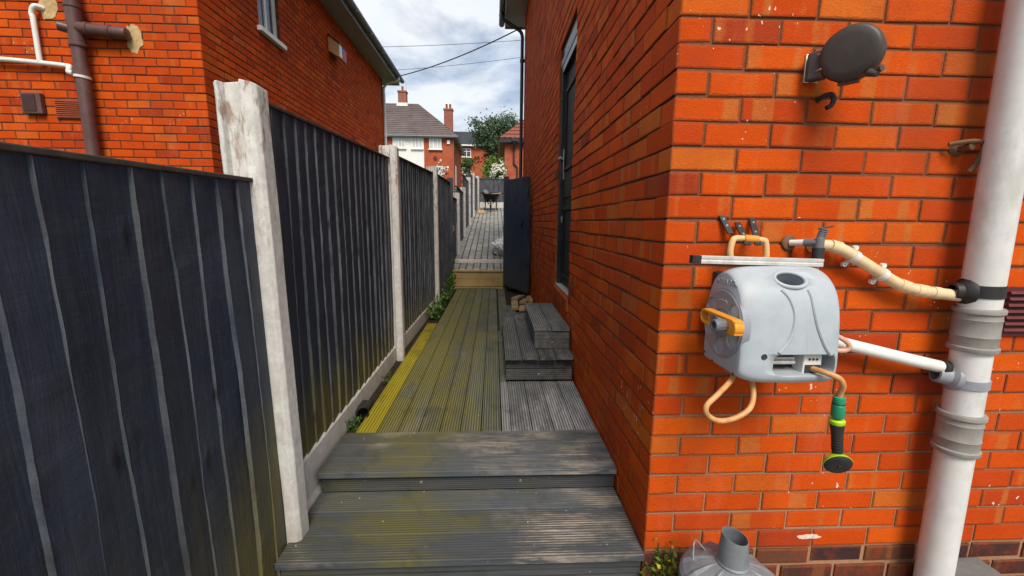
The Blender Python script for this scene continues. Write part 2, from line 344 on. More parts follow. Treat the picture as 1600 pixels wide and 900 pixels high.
plain('pipe_white', (0.60, 0.60, 0.59), 0.45, 0.4, scale=12, var=0.07, bump=0.04, dirt=(0.34, 0.33, 0.30), dirt_amt=0.7)
plain('pipe_grey', (0.24, 0.23, 0.215), 0.6, 0.3, scale=16, var=0.15, dirt=(0.40, 0.37, 0.33))
plain('pipe_cream', (0.66, 0.50, 0.30), 0.5, 0.4, scale=12, var=0.14, dirt=(0.42, 0.28, 0.13), dirt_amt=0.8)
plain('pipe_brown', (0.085, 0.036, 0.034), 0.45, 0.45, scale=10, var=0.15, dirt=(0.16, 0.10, 0.09))
plain('rubber_black', (0.020, 0.020, 0.021), 0.55, 0.4, scale=20, var=0.3)
plain('black_metal', (0.012, 0.012, 0.013), 0.6, 0.3, scale=14, var=0.3)
plain('gutter_black', (0.020, 0.023, 0.028), 0.3, 0.5, scale=6, var=0.25)
plain('gutter_grey', (0.14, 0.16, 0.20), 0.4, 0.4, scale=6, var=0.2)
plain('fascia_grey', (0.24, 0.26, 0.30), 0.5, 0.4, scale=4, var=0.12)
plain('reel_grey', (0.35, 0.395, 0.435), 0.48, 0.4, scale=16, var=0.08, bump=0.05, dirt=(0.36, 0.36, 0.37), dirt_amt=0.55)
plain('reel_disc_grey', (0.25, 0.27, 0.31), 0.5, 0.4, scale=18, var=0.1, bump=0.05, dirt=(0.28, 0.28, 0.28), dirt_amt=0.6)  # shade of the reel's side, turned from the sun, put into this grey
plain('reel_dark', (0.035, 0.037, 0.042), 0.6, 0.3)
plain('handle_grey', (0.13, 0.14, 0.155), 0.5, 0.4)
plain('orange_plastic', (0.72, 0.27, 0.02), 0.42, 0.45, var=0.1, dirt=(0.5, 0.24, 0.05))
plain('cream_plastic', (0.66, 0.42, 0.20), 0.48, 0.4, var=0.1)
plain('hose_tan', (0.58, 0.29, 0.11), 0.45, 0.45, scale=24, var=0.2, dirt=(0.36, 0.18, 0.05), dirt_amt=0.75)
plain('hose_pink', (0.60, 0.33, 0.26), 0.45, 0.4, scale=20, var=0.15)
plain('connector_green', (0.016, 0.25, 0.13), 0.4, 0.45, var=0.15)
plain('lime_plastic', (0.36, 0.60, 0.008), 0.4, 0.45, var=0.08)
plain('aluminium', (0.72, 0.70, 0.67), 0.38, 0.5, 0.55, var=0.08, scale=30, dirt=(0.38, 0.33, 0.27), dirt_amt=0.6)
plain('disc_brown', (0.050, 0.037, 0.032), 0.5, 0.4, var=0.15, scale=12, dirt=(0.075, 0.06, 0.05))
plain('rust_metal', (0.16, 0.085, 0.045), 0.75, 0.3, 0.3, var=0.4, scale=40)
plain('steel', (0.55, 0.55, 0.54), 0.35, 0.5, 0.9)
plain('window_white', (0.75, 0.75, 0.74), 0.4, 0.4, var=0.05, scale=5)
plain('render_white', (0.74, 0.74, 0.73), 0.8, 0.2, var=0.05, scale=3)
plain('paint_smear', (0.62, 0.50, 0.42), 0.9, 0.1, var=0.35, scale=60)
plain('dark_red_vent', (0.11, 0.022, 0.022), 0.6, 0.3, var=0.25, scale=25)
plain('vent_dark', (0.045, 0.018, 0.015), 0.6, 0.3)
plain('filler', (0.45, 0.31, 0.16), 0.9, 0.2, var=0.3, scale=22)
plain('slab_grey', (0.14, 0.14, 0.14), 0.9, 0.2, var=0.2, scale=18, bump=0.3)
plain('soil', (0.030, 0.023, 0.015), 0.95, 0.1, var=0.5, scale=30, bump=0.6)
plain('rubble', (0.36, 0.22, 0.12), 0.9, 0.2, var=0.4, scale=14)
plain('sack_white', (0.66, 0.66, 0.68), 0.6, 0.3, var=0.1, scale=6)
plain('bark', (0.09, 0.065, 0.045), 0.9, 0.2, var=0.3, scale=12)
plain('wood_box', (0.50, 0.32, 0.17), 0.7, 0.2, var=0.2, scale=10)
def glass():
    n = N('window_glass'); n.b.inputs['Base Color'].default_value = (0.03, 0.04, 0.05, 1); n.b.inputs['Roughness'].default_value = 0.06
    n.b.inputs['Specular IOR Level'].default_value = 0.8; n.bump(n.noise(2.5, 2, 0.5), 0.04, 0.02); MAT['window_glass'] = n.m
glass()
def galv():
    n = N('galvanised'); v = n.voro(38, out='Color'); a = n.noise(14, 6, 0.65)
    c = n.mix(0.10, n.mix(a, (0.14, 0.155, 0.172), (0.27, 0.29, 0.315)), v, 'SOFT_LIGHT')
    n.bump(n.noise(9, 3, 0.5), 0.25, 0.02); MAT['galvanised'] = n.done(n.mix(0.8, c, (0.22, 0.24, 0.265), 'COLOR'), n.rng(a, 0.3, 0.7, 0.45, 0.65), 0.5, 0.35)
galv()
def tiles(name, a, b):
    n = N(name); c = n.mix(n.rng(n.noise(1.4, 6, 0.7), 0.3, 0.7), a, b)
    c = n.mix(n.math('MULTIPLY', n.noise(14, 4, 0.7), 0.5), c, tuple(k*0.6 for k in a))
    n.bump(n.noise(20, 3, 0.6), 0.3, 0.02); MAT[name] = n.done(c, 0.85, 0.25)
tiles('brown_tile', (0.11, 0.088, 0.088), (0.20, 0.16, 0.155)); tiles('slate_tile', (0.045, 0.048, 0.058), (0.085, 0.088, 0.10)); tiles('red_tile', (0.20, 0.06, 0.04), (0.30, 0.10, 0.065))
def far_brick(name, a, b):
    n = N(name); x, y, z = n.sep(n.pos)
    v = n.new('ShaderNodeCombineXYZ'); n.lk(n.math('ADD', x, y), v.inputs[0]); n.lk(z, v.inputs[1])
    t = n.new('ShaderNodeTexBrick'); n.lk(v.outputs[0], t.inputs['Vector']); t.inputs['Scale'].default_value = 1.0
    t.inputs['Brick Width'].default_value = 0.235; t.inputs['Row Height'].default_value = 0.083; t.inputs['Mortar Size'].default_value = 0.008
    t.inputs['Color1'].default_value = (*a, 1); t.inputs['Color2'].default_value = (*b, 1); t.inputs['Mortar'].default_value = (0.22, 0.13, 0.09, 1)
    c = n.mix(0.6, t.outputs['Color'], n.ramp(n.noise(1.3, 5, 0.65), [(0.3, 0.36), (0.7, 0.64)]), 'OVERLAY')
    MAT[name] = n.done(c, 0.8, 0.2)
far_brick('far_red_brick', (0.36, 0.060, 0.022), (0.46, 0.088, 0.028)); far_brick('far_dark_brick', (0.24, 0.075, 0.055), (0.31, 0.10, 0.075))
def leaf(name, a, b, c2=None):
    n = N(name); r = n.uv('rnd'); c = n.mix(r[0], a, b)
    if c2: c = n.mix(n.ramp(r[1], [(0.8, 0), (0.9, 1)]), c, c2)
    n.b.inputs['Subsurface Weight'].default_value = 0.0
    MAT[name] = n.done(c, 0.55, 0.3)
leaf('tree_leaf', (0.030, 0.062, 0.032), (0.090, 0.140, 0.070)); leaf('shrub_leaf', (0.055, 0.11, 0.014), (0.15, 0.22, 0.03)); leaf('dark_leaf', (0.03, 0.06, 0.015), (0.09, 0.13, 0.03))
leaf('weed_leaf', (0.035, 0.085, 0.014), (0.10, 0.19, 0.035)); leaf('corner_leaf', (0.05, 0.085, 0.008), (0.14, 0.19, 0.02), (0.55, 0.42, 0.02)); leaf('petal', (0.70, 0.68, 0.60), (0.85, 0.83, 0.78)); leaf('hedge_leaf', (0.05, 0.11, 0.012), (0.15, 0.22, 0.025))
def paving(name, a, b, w, h, along):
    n = N(name); x, y, z = n.sep(n.pos); v = n.new('ShaderNodeCombineXYZ')
    n.lk(y if along else x, v.inputs[0]); n.lk(x if along else y, v.inputs[1])
    t = n.new('ShaderNodeTexBrick'); n.lk(v.outputs[0], t.inputs['Vector']); t.inputs['Scale'].default_value = 1.0
    t.inputs['Brick Width'].default_value = w; t.inputs['Row Height'].default_value = h; t.inputs['Mortar Size'].default_value = 0.011
    t.inputs['Color1'].default_value = (*a, 1); t.inputs['Color2'].default_value = (*b, 1); t.inputs['Mortar'].default_value = (0.022, 0.024, 0.016, 1)
    t.inputs['Bias'].default_value = -0.1
    c = n.mix(0.6, t.outputs['Color'], n.ramp(n.noise(1.6, 6, 0.7), [(0.3, 0.30), (0.7, 0.68)]), 'OVERLAY')
    c = n.mix(n.math('MULTIPLY', n.ramp(n.noise(22, 5, 0.7), [(0.5, 0), (0.7, 1)]), 0.35), c, (0.08, 0.075, 0.055))
    n.bump(n.math('SUBTRACT', 1.0, t.outputs['Fac']), 0.7, 0.008); MAT[name] = n.done(c, 0.8, 0.25)
paving('path_paving', (0.22, 0.215, 0.20), (0.33, 0.32, 0.30), 0.2, 0.135, True)
paving('patio_paving', (0.20, 0.19, 0.17), (0.27, 0.25, 0.22), 0.6, 0.6, False)
def ground_mat():
    n = N('grass_ground'); a = n.noise(1.2, 6, 0.7)
    MAT['grass_ground'] = n.done(n.mix(a, (0.035, 0.06, 0.015), (0.10, 0.13, 0.035)), 0.95, 0.1)
ground_mat()

# ------------------------------------------------------------------ terrain, path, patio
def path_z(y): return 0.80 + (y - 8.45) * 0.1515
def terrain(x, y):
    if y < 8.45: return -0.02
    if y < 40: return path_z(y) - 0.06 if y < 17.5 else path_z(17.5) - 0.06 + (y-17.5)*0.12
    return path_z(17.5) - 0.06 + 22.5*0.12 + min(y-40, 60)*0.07
g = MB()
xs = [-600, -150, -60, -30, -15, -8, -4, -1, 2, 6, 15, 30, 60, 150, 600]
ys = [-600, -100, -30, -8, 0, 4, 8.44, 8.46, 10, 12, 14, 17.5, 21, 25, 30, 40, 55, 75, 100, 200, 700, 1400]
V = [(x, y, terrain(x, y)) for y in ys for x in xs]; nx = len(xs)
g.add(V, [(j*nx+i, j*nx+i+1, (j+1)*nx+i+1, (j+1)*nx+i) for j in range(len(ys)-1) for i in range(nx-1)])
tag(g.build('ground', MAT['grass_ground']), kind='structure')
g = MB(); g.box(-6, 6, -6, 1.44, -0.10, 0.0); tag(g.build('patio', MAT['patio_paving']), kind='structure')
g = MB(); g.box(-0.93, -0.70, 2.23, 7.6, 0.05, 0.345); tag(g.build('soil_strip', MAT['soil']), kind='structure')
g = MB()
yy = [8.46 + i*0.35 for i in range(27)]
P = [[(x, y, path_z(y) + 0.012*mnoise.noise(Vector((x*1.3, y*0.9, 3)))) for x in (-0.82, -0.4, 0, 0.6, 1.4, 2.6)] for y in yy]
V = [p for row in P for p in row]
g.add(V, [(j*6+i, j*6+i+1, (j+1)*6+i+1, (j+1)*6+i) for j in range(26) for i in range(5)], 0, True)
g.hexa([(-0.82,7.74,0.5),(0.9,7.74,0.5),(0.9,8.42,0.5),(-0.82,8.42,0.5),(-0.82,7.74,0.66),(0.9,7.74,0.66),(0.9,8.42,0.752),(-0.82,8.42,0.752)])      # the landing between the two risers
tag(g.build('path', MAT['path_paving']), kind='structure')
kb = MB(); kb.box(-0.80, 0.9, 8.40, 8.46, 0.50, 0.815)
tag(kb.build('path_kerb', MAT['concrete'], bevel=0.006), 'low concrete kerb across the block paved path above the timber riser', 'kerb')

# ------------------------------------------------------------------ brick walls
L, H = 0.235, 0.0834
def brick_wall(mb, O, ud, nd, ulen, z0, z1, zref, par, holes=(), d0=0, jog=0.0013, gap=0.0068, mdepth=0.0048, bm=0, mm=1, rr=None, hd=0.113, mort=True, quoin=None):
    """single bricks with bevelled arrises on a recessed mortar sheet; ud = run, nd = outward normal"""
    O = Vector(O); ud = Vector(ud); nd = Vector(nd); rr = rr or rng
    def P(u, z, d): return Vector((O.x, O.y, 0)) + ud*u + nd*d + Vector((0, 0, z))
    c0 = int(round((z0 - zref)/H)); c1 = int(math.ceil((z1 - zref)/H - 1e-6))
    flip = ud.cross(Vector((0,0,1))).dot(nd) < 0
    for c in range(c0, c1):
        za = zref + c*H + gap/2; zb = min(zref + (c+1)*H - gap/2, z1)
        u = 0.0; first = True
        while u < ulen - 0.01:
            w = hd if (first and (c + par) % 2) else L
            lead = first; first = False
            if lead and quoin == 'skip': u += w; continue
            back = 0.03 if not (lead and quoin == 'turn') else (L - gap/2 if (c + par) % 2 else hd - gap/2)
            segs = [(u + (gap/2 if u > 0 else 0), min(u + w - gap/2, ulen))]; u += w
            for (h0, h1, hz0, hz1) in holes:
                if zb > hz0 + 0.02 and za < hz1 - 0.02:
                    ns = []
                    for a, b in segs:
                        if b <= h0 or a >= h1: ns.append((a, b)); continue
                        if a < h0 - 0.02: ns.append((a, h0))
                        if b > h1 + 0.02: ns.append((h1, b))
                    segs = ns
            for a, b in segs:
                if b - a < 0.02: continue
                rnd = (rr.random(), rr.random()); dz = rr.gauss(0, 0.0012); d = rr.gauss(0, jog); e = 0.0028
                tl = rr.gauss(0, 0.0008)
                q = [(a, za+dz-tl), (b, za+dz+tl), (b, zb+dz+tl), (a, zb+dz-tl)]
                q = [(x+rr.gauss(0, 0.0007), z+rr.gauss(0, 0.0008)) for x, z in q]
                qi = [(a+e, za+dz+e-tl), (b-e, za+dz+e+tl), (b-e, zb+dz-e+tl), (a+e, zb+dz-e-tl)]
                vs_ = [P(x, z, d) for x, z in qi] + [P(x, z, d-e) for x, z in q] + [P(x, z, -back) for x, z in q]
                fs = [(0,1,2,3)] + [(4+i, 4+(i+1)%4, (i+1)%4, i) for i in range(4)] + [(8+i, 8+(i+1)%4, 4+(i+1)%4, 4+i) for i in range(4)]
                if flip: fs = [tuple(reversed(f)) for f in fs]
                us = [0, 1, 1, 0]; vv = [0, 0, 1, 1]; sc = (b-a)/L
                uvs = [tuple((us[k % 4] if back < 0.05 or fi < 5 else (0.1 if k < 8 else 0.55), vv[k % 4]) for k in f) for fi, f in enumerate(fs)]
                mb.add(vs_, fs, bm, False, uvs, rnd)
    if mort:
        ucut = sorted({mdepth, ulen} | {h for q in holes for h in q[:2]}); zcut = sorted({z0, z1} | {h for q in holes for h in q[2:]})
        for ua, ub in zip(ucut, ucut[1:]):
            for za, zb in zip(zcut, zcut[1:]):
                cu, cz = (ua+ub)/2, (za+zb)/2
                if any(q[0] < cu < q[1] and q[2] < cz < q[3] for q in holes): continue
                f = (0,1,2,3) if not flip else (3,2,1,0)
                mb.add([P(ua, za, -mdepth), P(ub, za, -mdepth), P(ub, zb, -mdepth), P(ua, zb, -mdepth)], [f], mm)

def tile_roof(mb, a, b, c, d, rows, cols, th=0.03, mat=0):
    """roof plane a-b (eaves) to d-c (ridge) built as stepped courses with rolled joints"""
    a, b, c, d = map(Vector, (a, b, c, d)); n = (b-a).cross(d-a).normalized()
    if n.z < 0: n = -n
    for i in range(rows):
        t0, t1 = i/rows, (i+1.25)/rows; t1 = min(t1, 1.0)
        p0, p1 = a.lerp(d, t0), b.lerp(c, t0); q0, q1 = a.lerp(d, t1), b.lerp(c, t1)
        V_ = []; k = cols*3
        for j in range(k+1):
            s_ = j/k; bump_ = (0.5 if j % 3 == 0 else 0.0)*th
            e = p0.lerp(p1, s_) + n*(th + bump_); f = q0.lerp(q1, s_) + n*(th*0.1 + bump_)
            V_ += [e, f, e - n*th*1.2]
        F_ = []
        for j in range(k):
            o = 3*j; F_ += [(o, o+3, o+4, o+1), (o+2, o+5, o+3, o)]
        mb.add(V_, F_, mat)
exec_parts = []

# ================================================================== THE HOUSE ON THE RIGHT
XW, YW = 0.6152, 1.4603
EAVE_R = 5.62
house = thing('brick_house', (XW, YW, 0), 'orange brick house close on the right with a tall black side door', 'house')
BR = [MAT['red_brick'], MAT['mortar'], MAT['old_brick']]
w = MB(); r1 = random.Random(11)
brick_wall(w, (XW, YW, 0), (1,0,0), (0,-1,0), 3.9, 0.25, EAVE_R, 0.25, 0, rr=r1, quoin='turn')
w.build('front_wall', BR, house)
w = MB(); r1 = random.Random(12)
DY0, DY1, DZ0, DZ1 = 3.32, 4.11, 0.834, 3.169
brick_wall(w, (XW, YW, 0), (0,1,0), (-1,0,0), 7.55, 0.25, EAVE_R, 0.25, 1, holes=[(DY0-YW, DY1-YW, DZ0, DZ1)], rr=r1, mdepth=0.008, jog=0.0016, quoin='skip')
# door reveals
for (a, b) in ((DY0, -1), (DY1, 1)):
    w.add([(XW+0.006, a, DZ0), (XW+0.16, a, DZ0), (XW+0.16, a, DZ1), (XW+0.006, a, DZ1)], [(0,1,2,3) if b > 0 else (3,2,1,0)], 1)
w.add([(XW+0.006, DY0, DZ1), (XW+0.16, DY0, DZ1), (XW+0.16, DY1, DZ1), (XW+0.006, DY1, DZ1)], [(0,1,2,3)], 1)
w.build('side_wall', BR, house)
w = MB(); r1 = random.Random(13)
brick_wall(w, (XW, YW, 0), (1,0,0), (0,-1,0), 3.9, -0.1, 0.2495, 0.25, 1, quoin='turn', rr=r1, jog=0.0022, gap=0.017, mdepth=0.008, bm=2)
brick_wall(w, (XW, YW, 0), (0,1,0), (-1,0,0), 7.55, -0.1, 0.2495, 0.25, 0, quoin='skip', rr=r1, jog=0.003, gap=0.014, bm=2)
w.build('plinth', BR, house)
w = MB()
w.add([(XW+3.9, YW, -0.1), (XW+3.9, 9.01, -0.1), (XW+3.9, 9.01, EAVE_R), (XW+3.9, YW, EAVE_R)], [(0,1,2,3)])
w.add([(XW, 9.01, -0.1), (XW+3.9, 9.01, -0.1), (XW+3.9, 9.01, EAVE_R), (XW, 9.01, EAVE_R)], [(3,2,1,0)])
w.build('rear_walls', MAT['far_red_brick'], house)
# roof
ov = 0.38; x0, x1, y0, y1 = XW-ov, XW+3.9+ov, YW-ov, 9.01+ov
zr = EAVE_R + 0.16; hz = (x1-x0)/2*0.72
xm = (x0+x1)/2; ra, rb = y0+(x1-x0)/2, y1-(x1-x0)/2
rf = MB()
tile_roof(rf, (x0,y1,zr), (x0,y0,zr), (xm,ra,zr+hz), (xm,rb,zr+hz), 14, 36); tile_roof(rf, (x1,y0,zr), (x1,y1,zr), (xm,rb,zr+hz), (xm,ra,zr+hz), 14, 36)
tile_roof(rf, (x0,y0,zr), (x1,y0,zr), (xm,ra,zr+hz), (xm,ra,zr+hz), 14, 24); tile_roof(rf, (x1,y1,zr), (x0,y1,zr), (xm,rb,zr+hz), (xm,rb,zr+hz), 14, 24)
rf.build('roof', MAT['brown_tile'], house)
s = MB(); s.box(x0, x1, y0, y1, EAVE_R+0.002, EAVE_R+0.02)
s.box(x0-0.02, x0, y0-0.02, y1+0.02, EAVE_R-0.02, zr); s.box(x0, x1, y0-0.02, y0, EAVE_R-0.02, zr); s.box(x0, x1, y1, y1+0.02, EAVE_R-0.02, zr)
s.build('soffit', MAT['fascia_grey'], house)
def gutter(mb, a, b, r):
    a, b = Vector(a), Vector(b); d = (b-a).normalized(); side = d.cross(Vector((0,0,1))).normalized()
    prof = [side*(-math.cos(t)*r) + Vector((0,0,-math.sin(t)*r)) for t in [math.pi*i/8 for i in range(9)]]
    prof += [p*0.9 for p in reversed(prof)]
    mb.extrude(prof, a, b)
gt = MB(); gutter(gt, (x0-0.085, y0-0.05, EAVE_R+0.10), (x0-0.085, y1+0.08, EAVE_R+0.10), 0.062)
for k in range(9): gt.box(x0-0.15, x0-0.0205, y0+0.4+k*0.93, y0+0.43+k*0.93, EAVE_R+0.02, EAVE_R+0.036)
gt.build('gutter', MAT['gutter_black'], house)
# door
fr = MB(); fx0, fx1 = 0.632, 0.715
fr.box(fx0, fx1, DY1-0.062, DY1-0.004, 0.948, 3.00); fr.box(fx0, fx1, DY0+0.004, DY0+0.062, 0.948, 3.00); fr.box(fx0, fx1, DY0+0.062, DY1-0.062, 2.938, 3.00)
fr.build('door_frame', MAT['gutter_black'], house, bevel=0.004)
fr = MB(); fr.box(0.628, 0.70, DY0+0.004, DY1-0.004, 3.004, 3.060); fr.build('door_head', MAT['fascia_grey'], house, bevel=0.003); fr = MB(); fr.box(0.640, 0.70, DY0+0.004, DY1-0.004, 3.062, 3.165); fr.build('lintel_board', MAT['gutter_black'], house)
d = MB(); dx = 0.672; a, b = DY0+0.066, DY1-0.066
d.box(dx, dx+0.045, a, b, 0.985, 2.934)
for (z0_, z1_) in ((1.05, 1.72), (2.05, 2.78)):
    for q in ((a+0.05, a+0.085, z0_, z1_), (b-0.085, b-0.05, z0_, z1_), (a+0.085, b-0.085, z0_, z0_+0.035), (a+0.085, b-0.085, z1_-0.035, z1_)): d.box(dx-0.014, dx-0.001, *q)
d.box(dx-0.008, dx-0.001, a+0.02, b-0.02, 1.80, 1.98)
door = d.build('door', MAT['black_metal'], house, bevel=0.003)
h = MB(); h.box(dx-0.016, dx-0.002, b-0.036, b-0.006, 1.98, 2.26); h.cyl((dx-0.012, b-0.02, 2.17), (dx-0.06, b-0.02, 2.17), 0.011)
h.tube([(dx-0.055, b-0.02, 2.17), (dx-0.058, b-0.08, 2.17), (dx-0.05, b-0.14, 2.165)], 0.010); h.build('handle', MAT['steel'], door, bevel=0.002)
h = MB(); h.cyl((dx-0.001, b-0.02, 1.60), (dx-0.018, b-0.02, 1.60), 0.022); h.box(dx-0.02, dx-0.002, b-0.034, b-0.006, 1.57, 1.63); h.build('lock', MAT['steel'], door, bevel=0.002)
d = MB(); d.box(0.625, 0.735, DY0+0.004, DY1-0.004, 0.949, 0.974); d.build('threshold', MAT['aluminium'], house, bevel=0.004)
sl = MB(); n_s = 10; wq = (DY1-DY0)/n_s; r1 = random.Random(5)
for k in range(n_s):
    q = r1.gauss(0, 0.002)
    sl.box(XW-0.016+q, XW+0.12, DY0+k*wq+0.004, DY0+(k+1)*wq-0.004, DZ0+0.004, 0.944+q*0.6, 0, (r1.uniform(0.15, 0.5), 0.2))
sl.box(XW-0.006, XW+0.118, DY0+0.002, DY1-0.002, DZ0+0.001, 0.938, 1)
sl.build('door_sill', [MAT['red_brick'], MAT['mortar']], house, bevel=0.003)

# black downpipe at the house's far corner
t = thing('drainpipe', (0.555, 8.90, 0.8), 'black drainpipe with a swan neck at the far corner of the right house', 'drainpipe', None)
p = MB(); p.tube(smooth_pts([(x0-0.085, 8.90, EAVE_R+0.05), (x0-0.085, 8.90, EAVE_R-0.04), (0.30, 8.90, EAVE_R-0.14), (0.50, 8.90, EAVE_R-0.26), (0.552, 8.90, EAVE_R-0.36), (0.555, 8.90, EAVE_R-0.5)], 5) + [Vector((0.555, 8.90, 0.8))], 0.034, 14)
p.build('pipe', MAT['gutter_black'], t)
for z in (1.6, 3.2, 4.8):
    p = MB(); p.lathe([(0.034,-0.03),(0.043,-0.03),(0.043,0.03),(0.034,0.03)], (0.555,8.9,z), (0,0,1)); p.box(0.575, XW+0.0, 8.86, 8.94, z-0.016, z+0.016); p.build('clip', MAT['gutter_black'], t)

# ================================================================== THE NEIGHBOUR'S HOUSE ON THE LEFT
XL, YL, YE, EAVE_L = -3.05, 4.75, 12.06, 5.36
nh = thing('brick_house', (XL, YL, 0), 'red brick house on the left behind the fence with brown and white waste pipes', 'house')
NB = [MAT['neighbour_brick'], MAT['dark_mortar'], MAT['far_red_brick']]
w = MB(); r1 = random.Random(21)
brick_wall(w, (XL, YL, 0), (-1,0,0), (0,-1,0), 6.2, 1.3, EAVE_L, 1.3, 0, quoin='turn', rr=r1, mdepth=0.007)
w.add([(XL-6.2, YL, -0.1), (XL, YL, -0.1), (XL, YL, 1.3), (XL-6.2, YL, 1.3)], [(0,1,2,3)], 2); w.build('front_wall', NB, nh)
w = MB(); WY0, WY1, WZ0, WZ1 = 5.93, 6.48, 4.02, 5.06
brick_wall(w, (XL, YL, 0), (0,1,0), (1,0,0), YE-YL, 1.3, EAVE_L, 1.3, 1, holes=[(WY0-YL, WY1-YL, WZ0, WZ1)], rr=r1, mdepth=0.007, gap=0.009, quoin='skip')
w.add([(XL, YL, -0.1), (XL, YE, -0.1), (XL, YE, 1.3), (XL, YL, 1.3)], [(0,1,2,3)], 2)
for (a, sgn) in ((WY0, -1), (WY1, 1)): w.add([(XL-0.007, a, WZ0), (XL-0.13, a, WZ0), (XL-0.13, a, WZ1), (XL-0.007, a, WZ1)], [(0,1,2,3)], 1)
w.add([(XL-0.007, WY0, WZ1), (XL-0.13, WY0, WZ1), (XL-0.13, WY1, WZ1), (XL-0.007, WY1, WZ1)], [(0,1,2,3)], 1); w.build('side_wall', NB, nh)
w = MB(); w.add([(XL-6.2, YL, -0.1), (XL-6.2, YE, -0.1), (XL-6.2, YE, EAVE_L), (XL-6.2, YL, EAVE_L)], [(3,2,1,0)]); w.add([(XL-6.2, YE, -0.1), (XL, YE, -0.1), (XL, YE, EAVE_L), (XL-6.2, YE, EAVE_L)], [(3,2,1,0)])
w.build('rear_walls', MAT['far_red_brick'], nh)
wn = MB(); wx = XL-0.045
for q in ((WY0, WY0+0.07, WZ0+0.03, WZ1), (WY1-0.07, WY1, WZ0+0.03, WZ1), (WY0+0.07, WY1-0.07, WZ0+0.03, WZ0+0.10), (WY0+0.07, WY1-0.07, WZ1-0.07, WZ1), (WY0+0.25, WY0+0.30, WZ0+0.10, WZ1-0.07)): wn.box(wx-0.05, wx, *q)
win = wn.build('window', MAT['window_white'], nh, bevel=0.005)
wn = MB(); wn.box(wx-0.035, wx-0.022, WY0+0.06, WY1-0.06, WZ0+0.09, WZ1-0.06); wn.build('pane', MAT['window_glass'], win)
wn = MB(); wn.box(XL-0.06, XL+0.055, WY0-0.06, WY1+0.06, WZ0-0.035, WZ0+0.026); wn.build('sill', MAT['window_white'], win, bevel=0.006)
ov = 0.36; x0, x1, y0, y1 = XL-6.2-ov, XL+ov, YL-ov, YE+ov; zr = EAVE_L+0.17; hz = (y1-y0)/2*0.7
ym = (y0+y1)/2; ra, rb = x1-(y1-y0)/2, x0+(y1-y0)/2
ra, rb = max(ra, rb)-0.01, min(ra, rb)+0.01
rf = MB()
xm = (x0+x1)/2; rya, ryb = y0+(x1-x0)/2, y1-(x1-x0)/2
tile_roof(rf, (x1,y0,zr), (x1,y1,zr), (xm,ryb,zr+2.3), (xm,rya,zr+2.3), 14, 36); tile_roof(rf, (x0,y1,zr), (x0,y0,zr), (xm,rya,zr+2.3), (xm,ryb,zr+2.3), 14, 36)
tile_roof(rf, (x0,y0,zr), (x1,y0,zr), (xm,rya,zr+2.3), (xm,rya,zr+2.3), 14, 30); tile_roof(rf, (x1,y1,zr), (x0,y1,zr), (xm,ryb,zr+2.3), (xm,ryb,zr+2.3), 14, 30)
rf.build('roof', MAT['brown_tile'], nh)
s = MB(); s.box(x0, x1, y0, y1, EAVE_L+0.002, EAVE_L+0.02)
s.box(x1, x1+0.02, y0-0.02, y1+0.02, EAVE_L-0.015, zr); s.box(x0, x1, y0-0.02, y0, EAVE_L-0.015, zr); s.box(x0, x1, y1, y1+0.02, EAVE_L-0.015, zr)
s.build('soffit', MAT['fascia_grey'], nh)
gt = MB(); gutter(gt, (x1+0.088, y0-0.05, EAVE_L+0.12), (x1+0.088, y1+0.06, EAVE_L+0.12), 0.066)
for k in range(9): gt.box(x1+0.0205, x1+0.155, y0+0.3+k*0.93, y0+0.33+k*0.93, EAVE_L+0.04, EAVE_L+0.056)
gt.build('gutter', MAT['gutter_grey'], nh)
t = thing('drainpipe', (XL+0.045, 12.0, 0.5), 'white drainpipe down the far corner of the left brick house', 'drainpipe')
p = MB(); p.tube(smooth_pts([(x1+0.088, 12.0, EAVE_L+0.06), (x1+0.06, 12.0, EAVE_L-0.02), (XL+0.15, 12.0, EAVE_L-0.10), (XL+0.045, 12.0, EAVE_L-0.22), (XL+0.045, 12.0, EAVE_L-0.4)], 5) + [Vector((XL+0.045, 12.0, 0.5))], 0.037, 14)
p.build('pipe', MAT['plastic_white'], t)
for z in (2.2, 3.9):
    p = MB(); p.lathe([(0.036,-0.03),(0.046,-0.03),(0.046,0.03),(0.036,0.03)], (XL+0.045,12.0,z), (0,0,1)); p.build('clip', MAT['plastic_white'], t)

# wall box on the neighbour's side wall
t = thing('alarm_box', (XL, 8.45, 4.6), 'cream box with white, blue and red front high on the left house', 'alarm box')
b = MB(); pr = [(0,0,0.10),(0.19,0,0),(0.19,0,0.22),(0,0,0.36)]
b.extrude([Vector(p_) for p_ in pr], (XL, 8.28, 4.56), (XL, 8.66, 4.56)); b.build('case', MAT['cream_plastic'], t, bevel=0.008)
b = MB(); b.box(XL+0.191, XL+0.196, 8.29, 8.41, 4.57, 4.775); b.build('white_panel', MAT['window_white'], t)
plain('alarm_blue', (0.04, 0.14, 0.34)); plain('alarm_red', (0.45, 0.06, 0.07))
b = MB(); b.box(XL+0.191, XL+0.196, 8.412, 8.50, 4.66, 4.775); b.build('blue_panel', MAT['alarm_blue'], t)
b = MB(); b.box(XL+0.191, XL+0.196, 8.502, 8.65, 4.57, 4.775); b.box(XL+0.191, XL+0.196, 8.412, 8.50, 4.57, 4.658); b.build('red_panel', MAT['alarm_red'], t)
b = MB(); b.extrude([Vector(p_) for p_ in [(0,0,0.362),(0.2,0,0.222),(0.205,0,0.24),(0,0,0.385)]], (XL, 8.26, 4.56), (XL, 8.68, 4.56)); b.build('lid', MAT['gutter_black'], t)

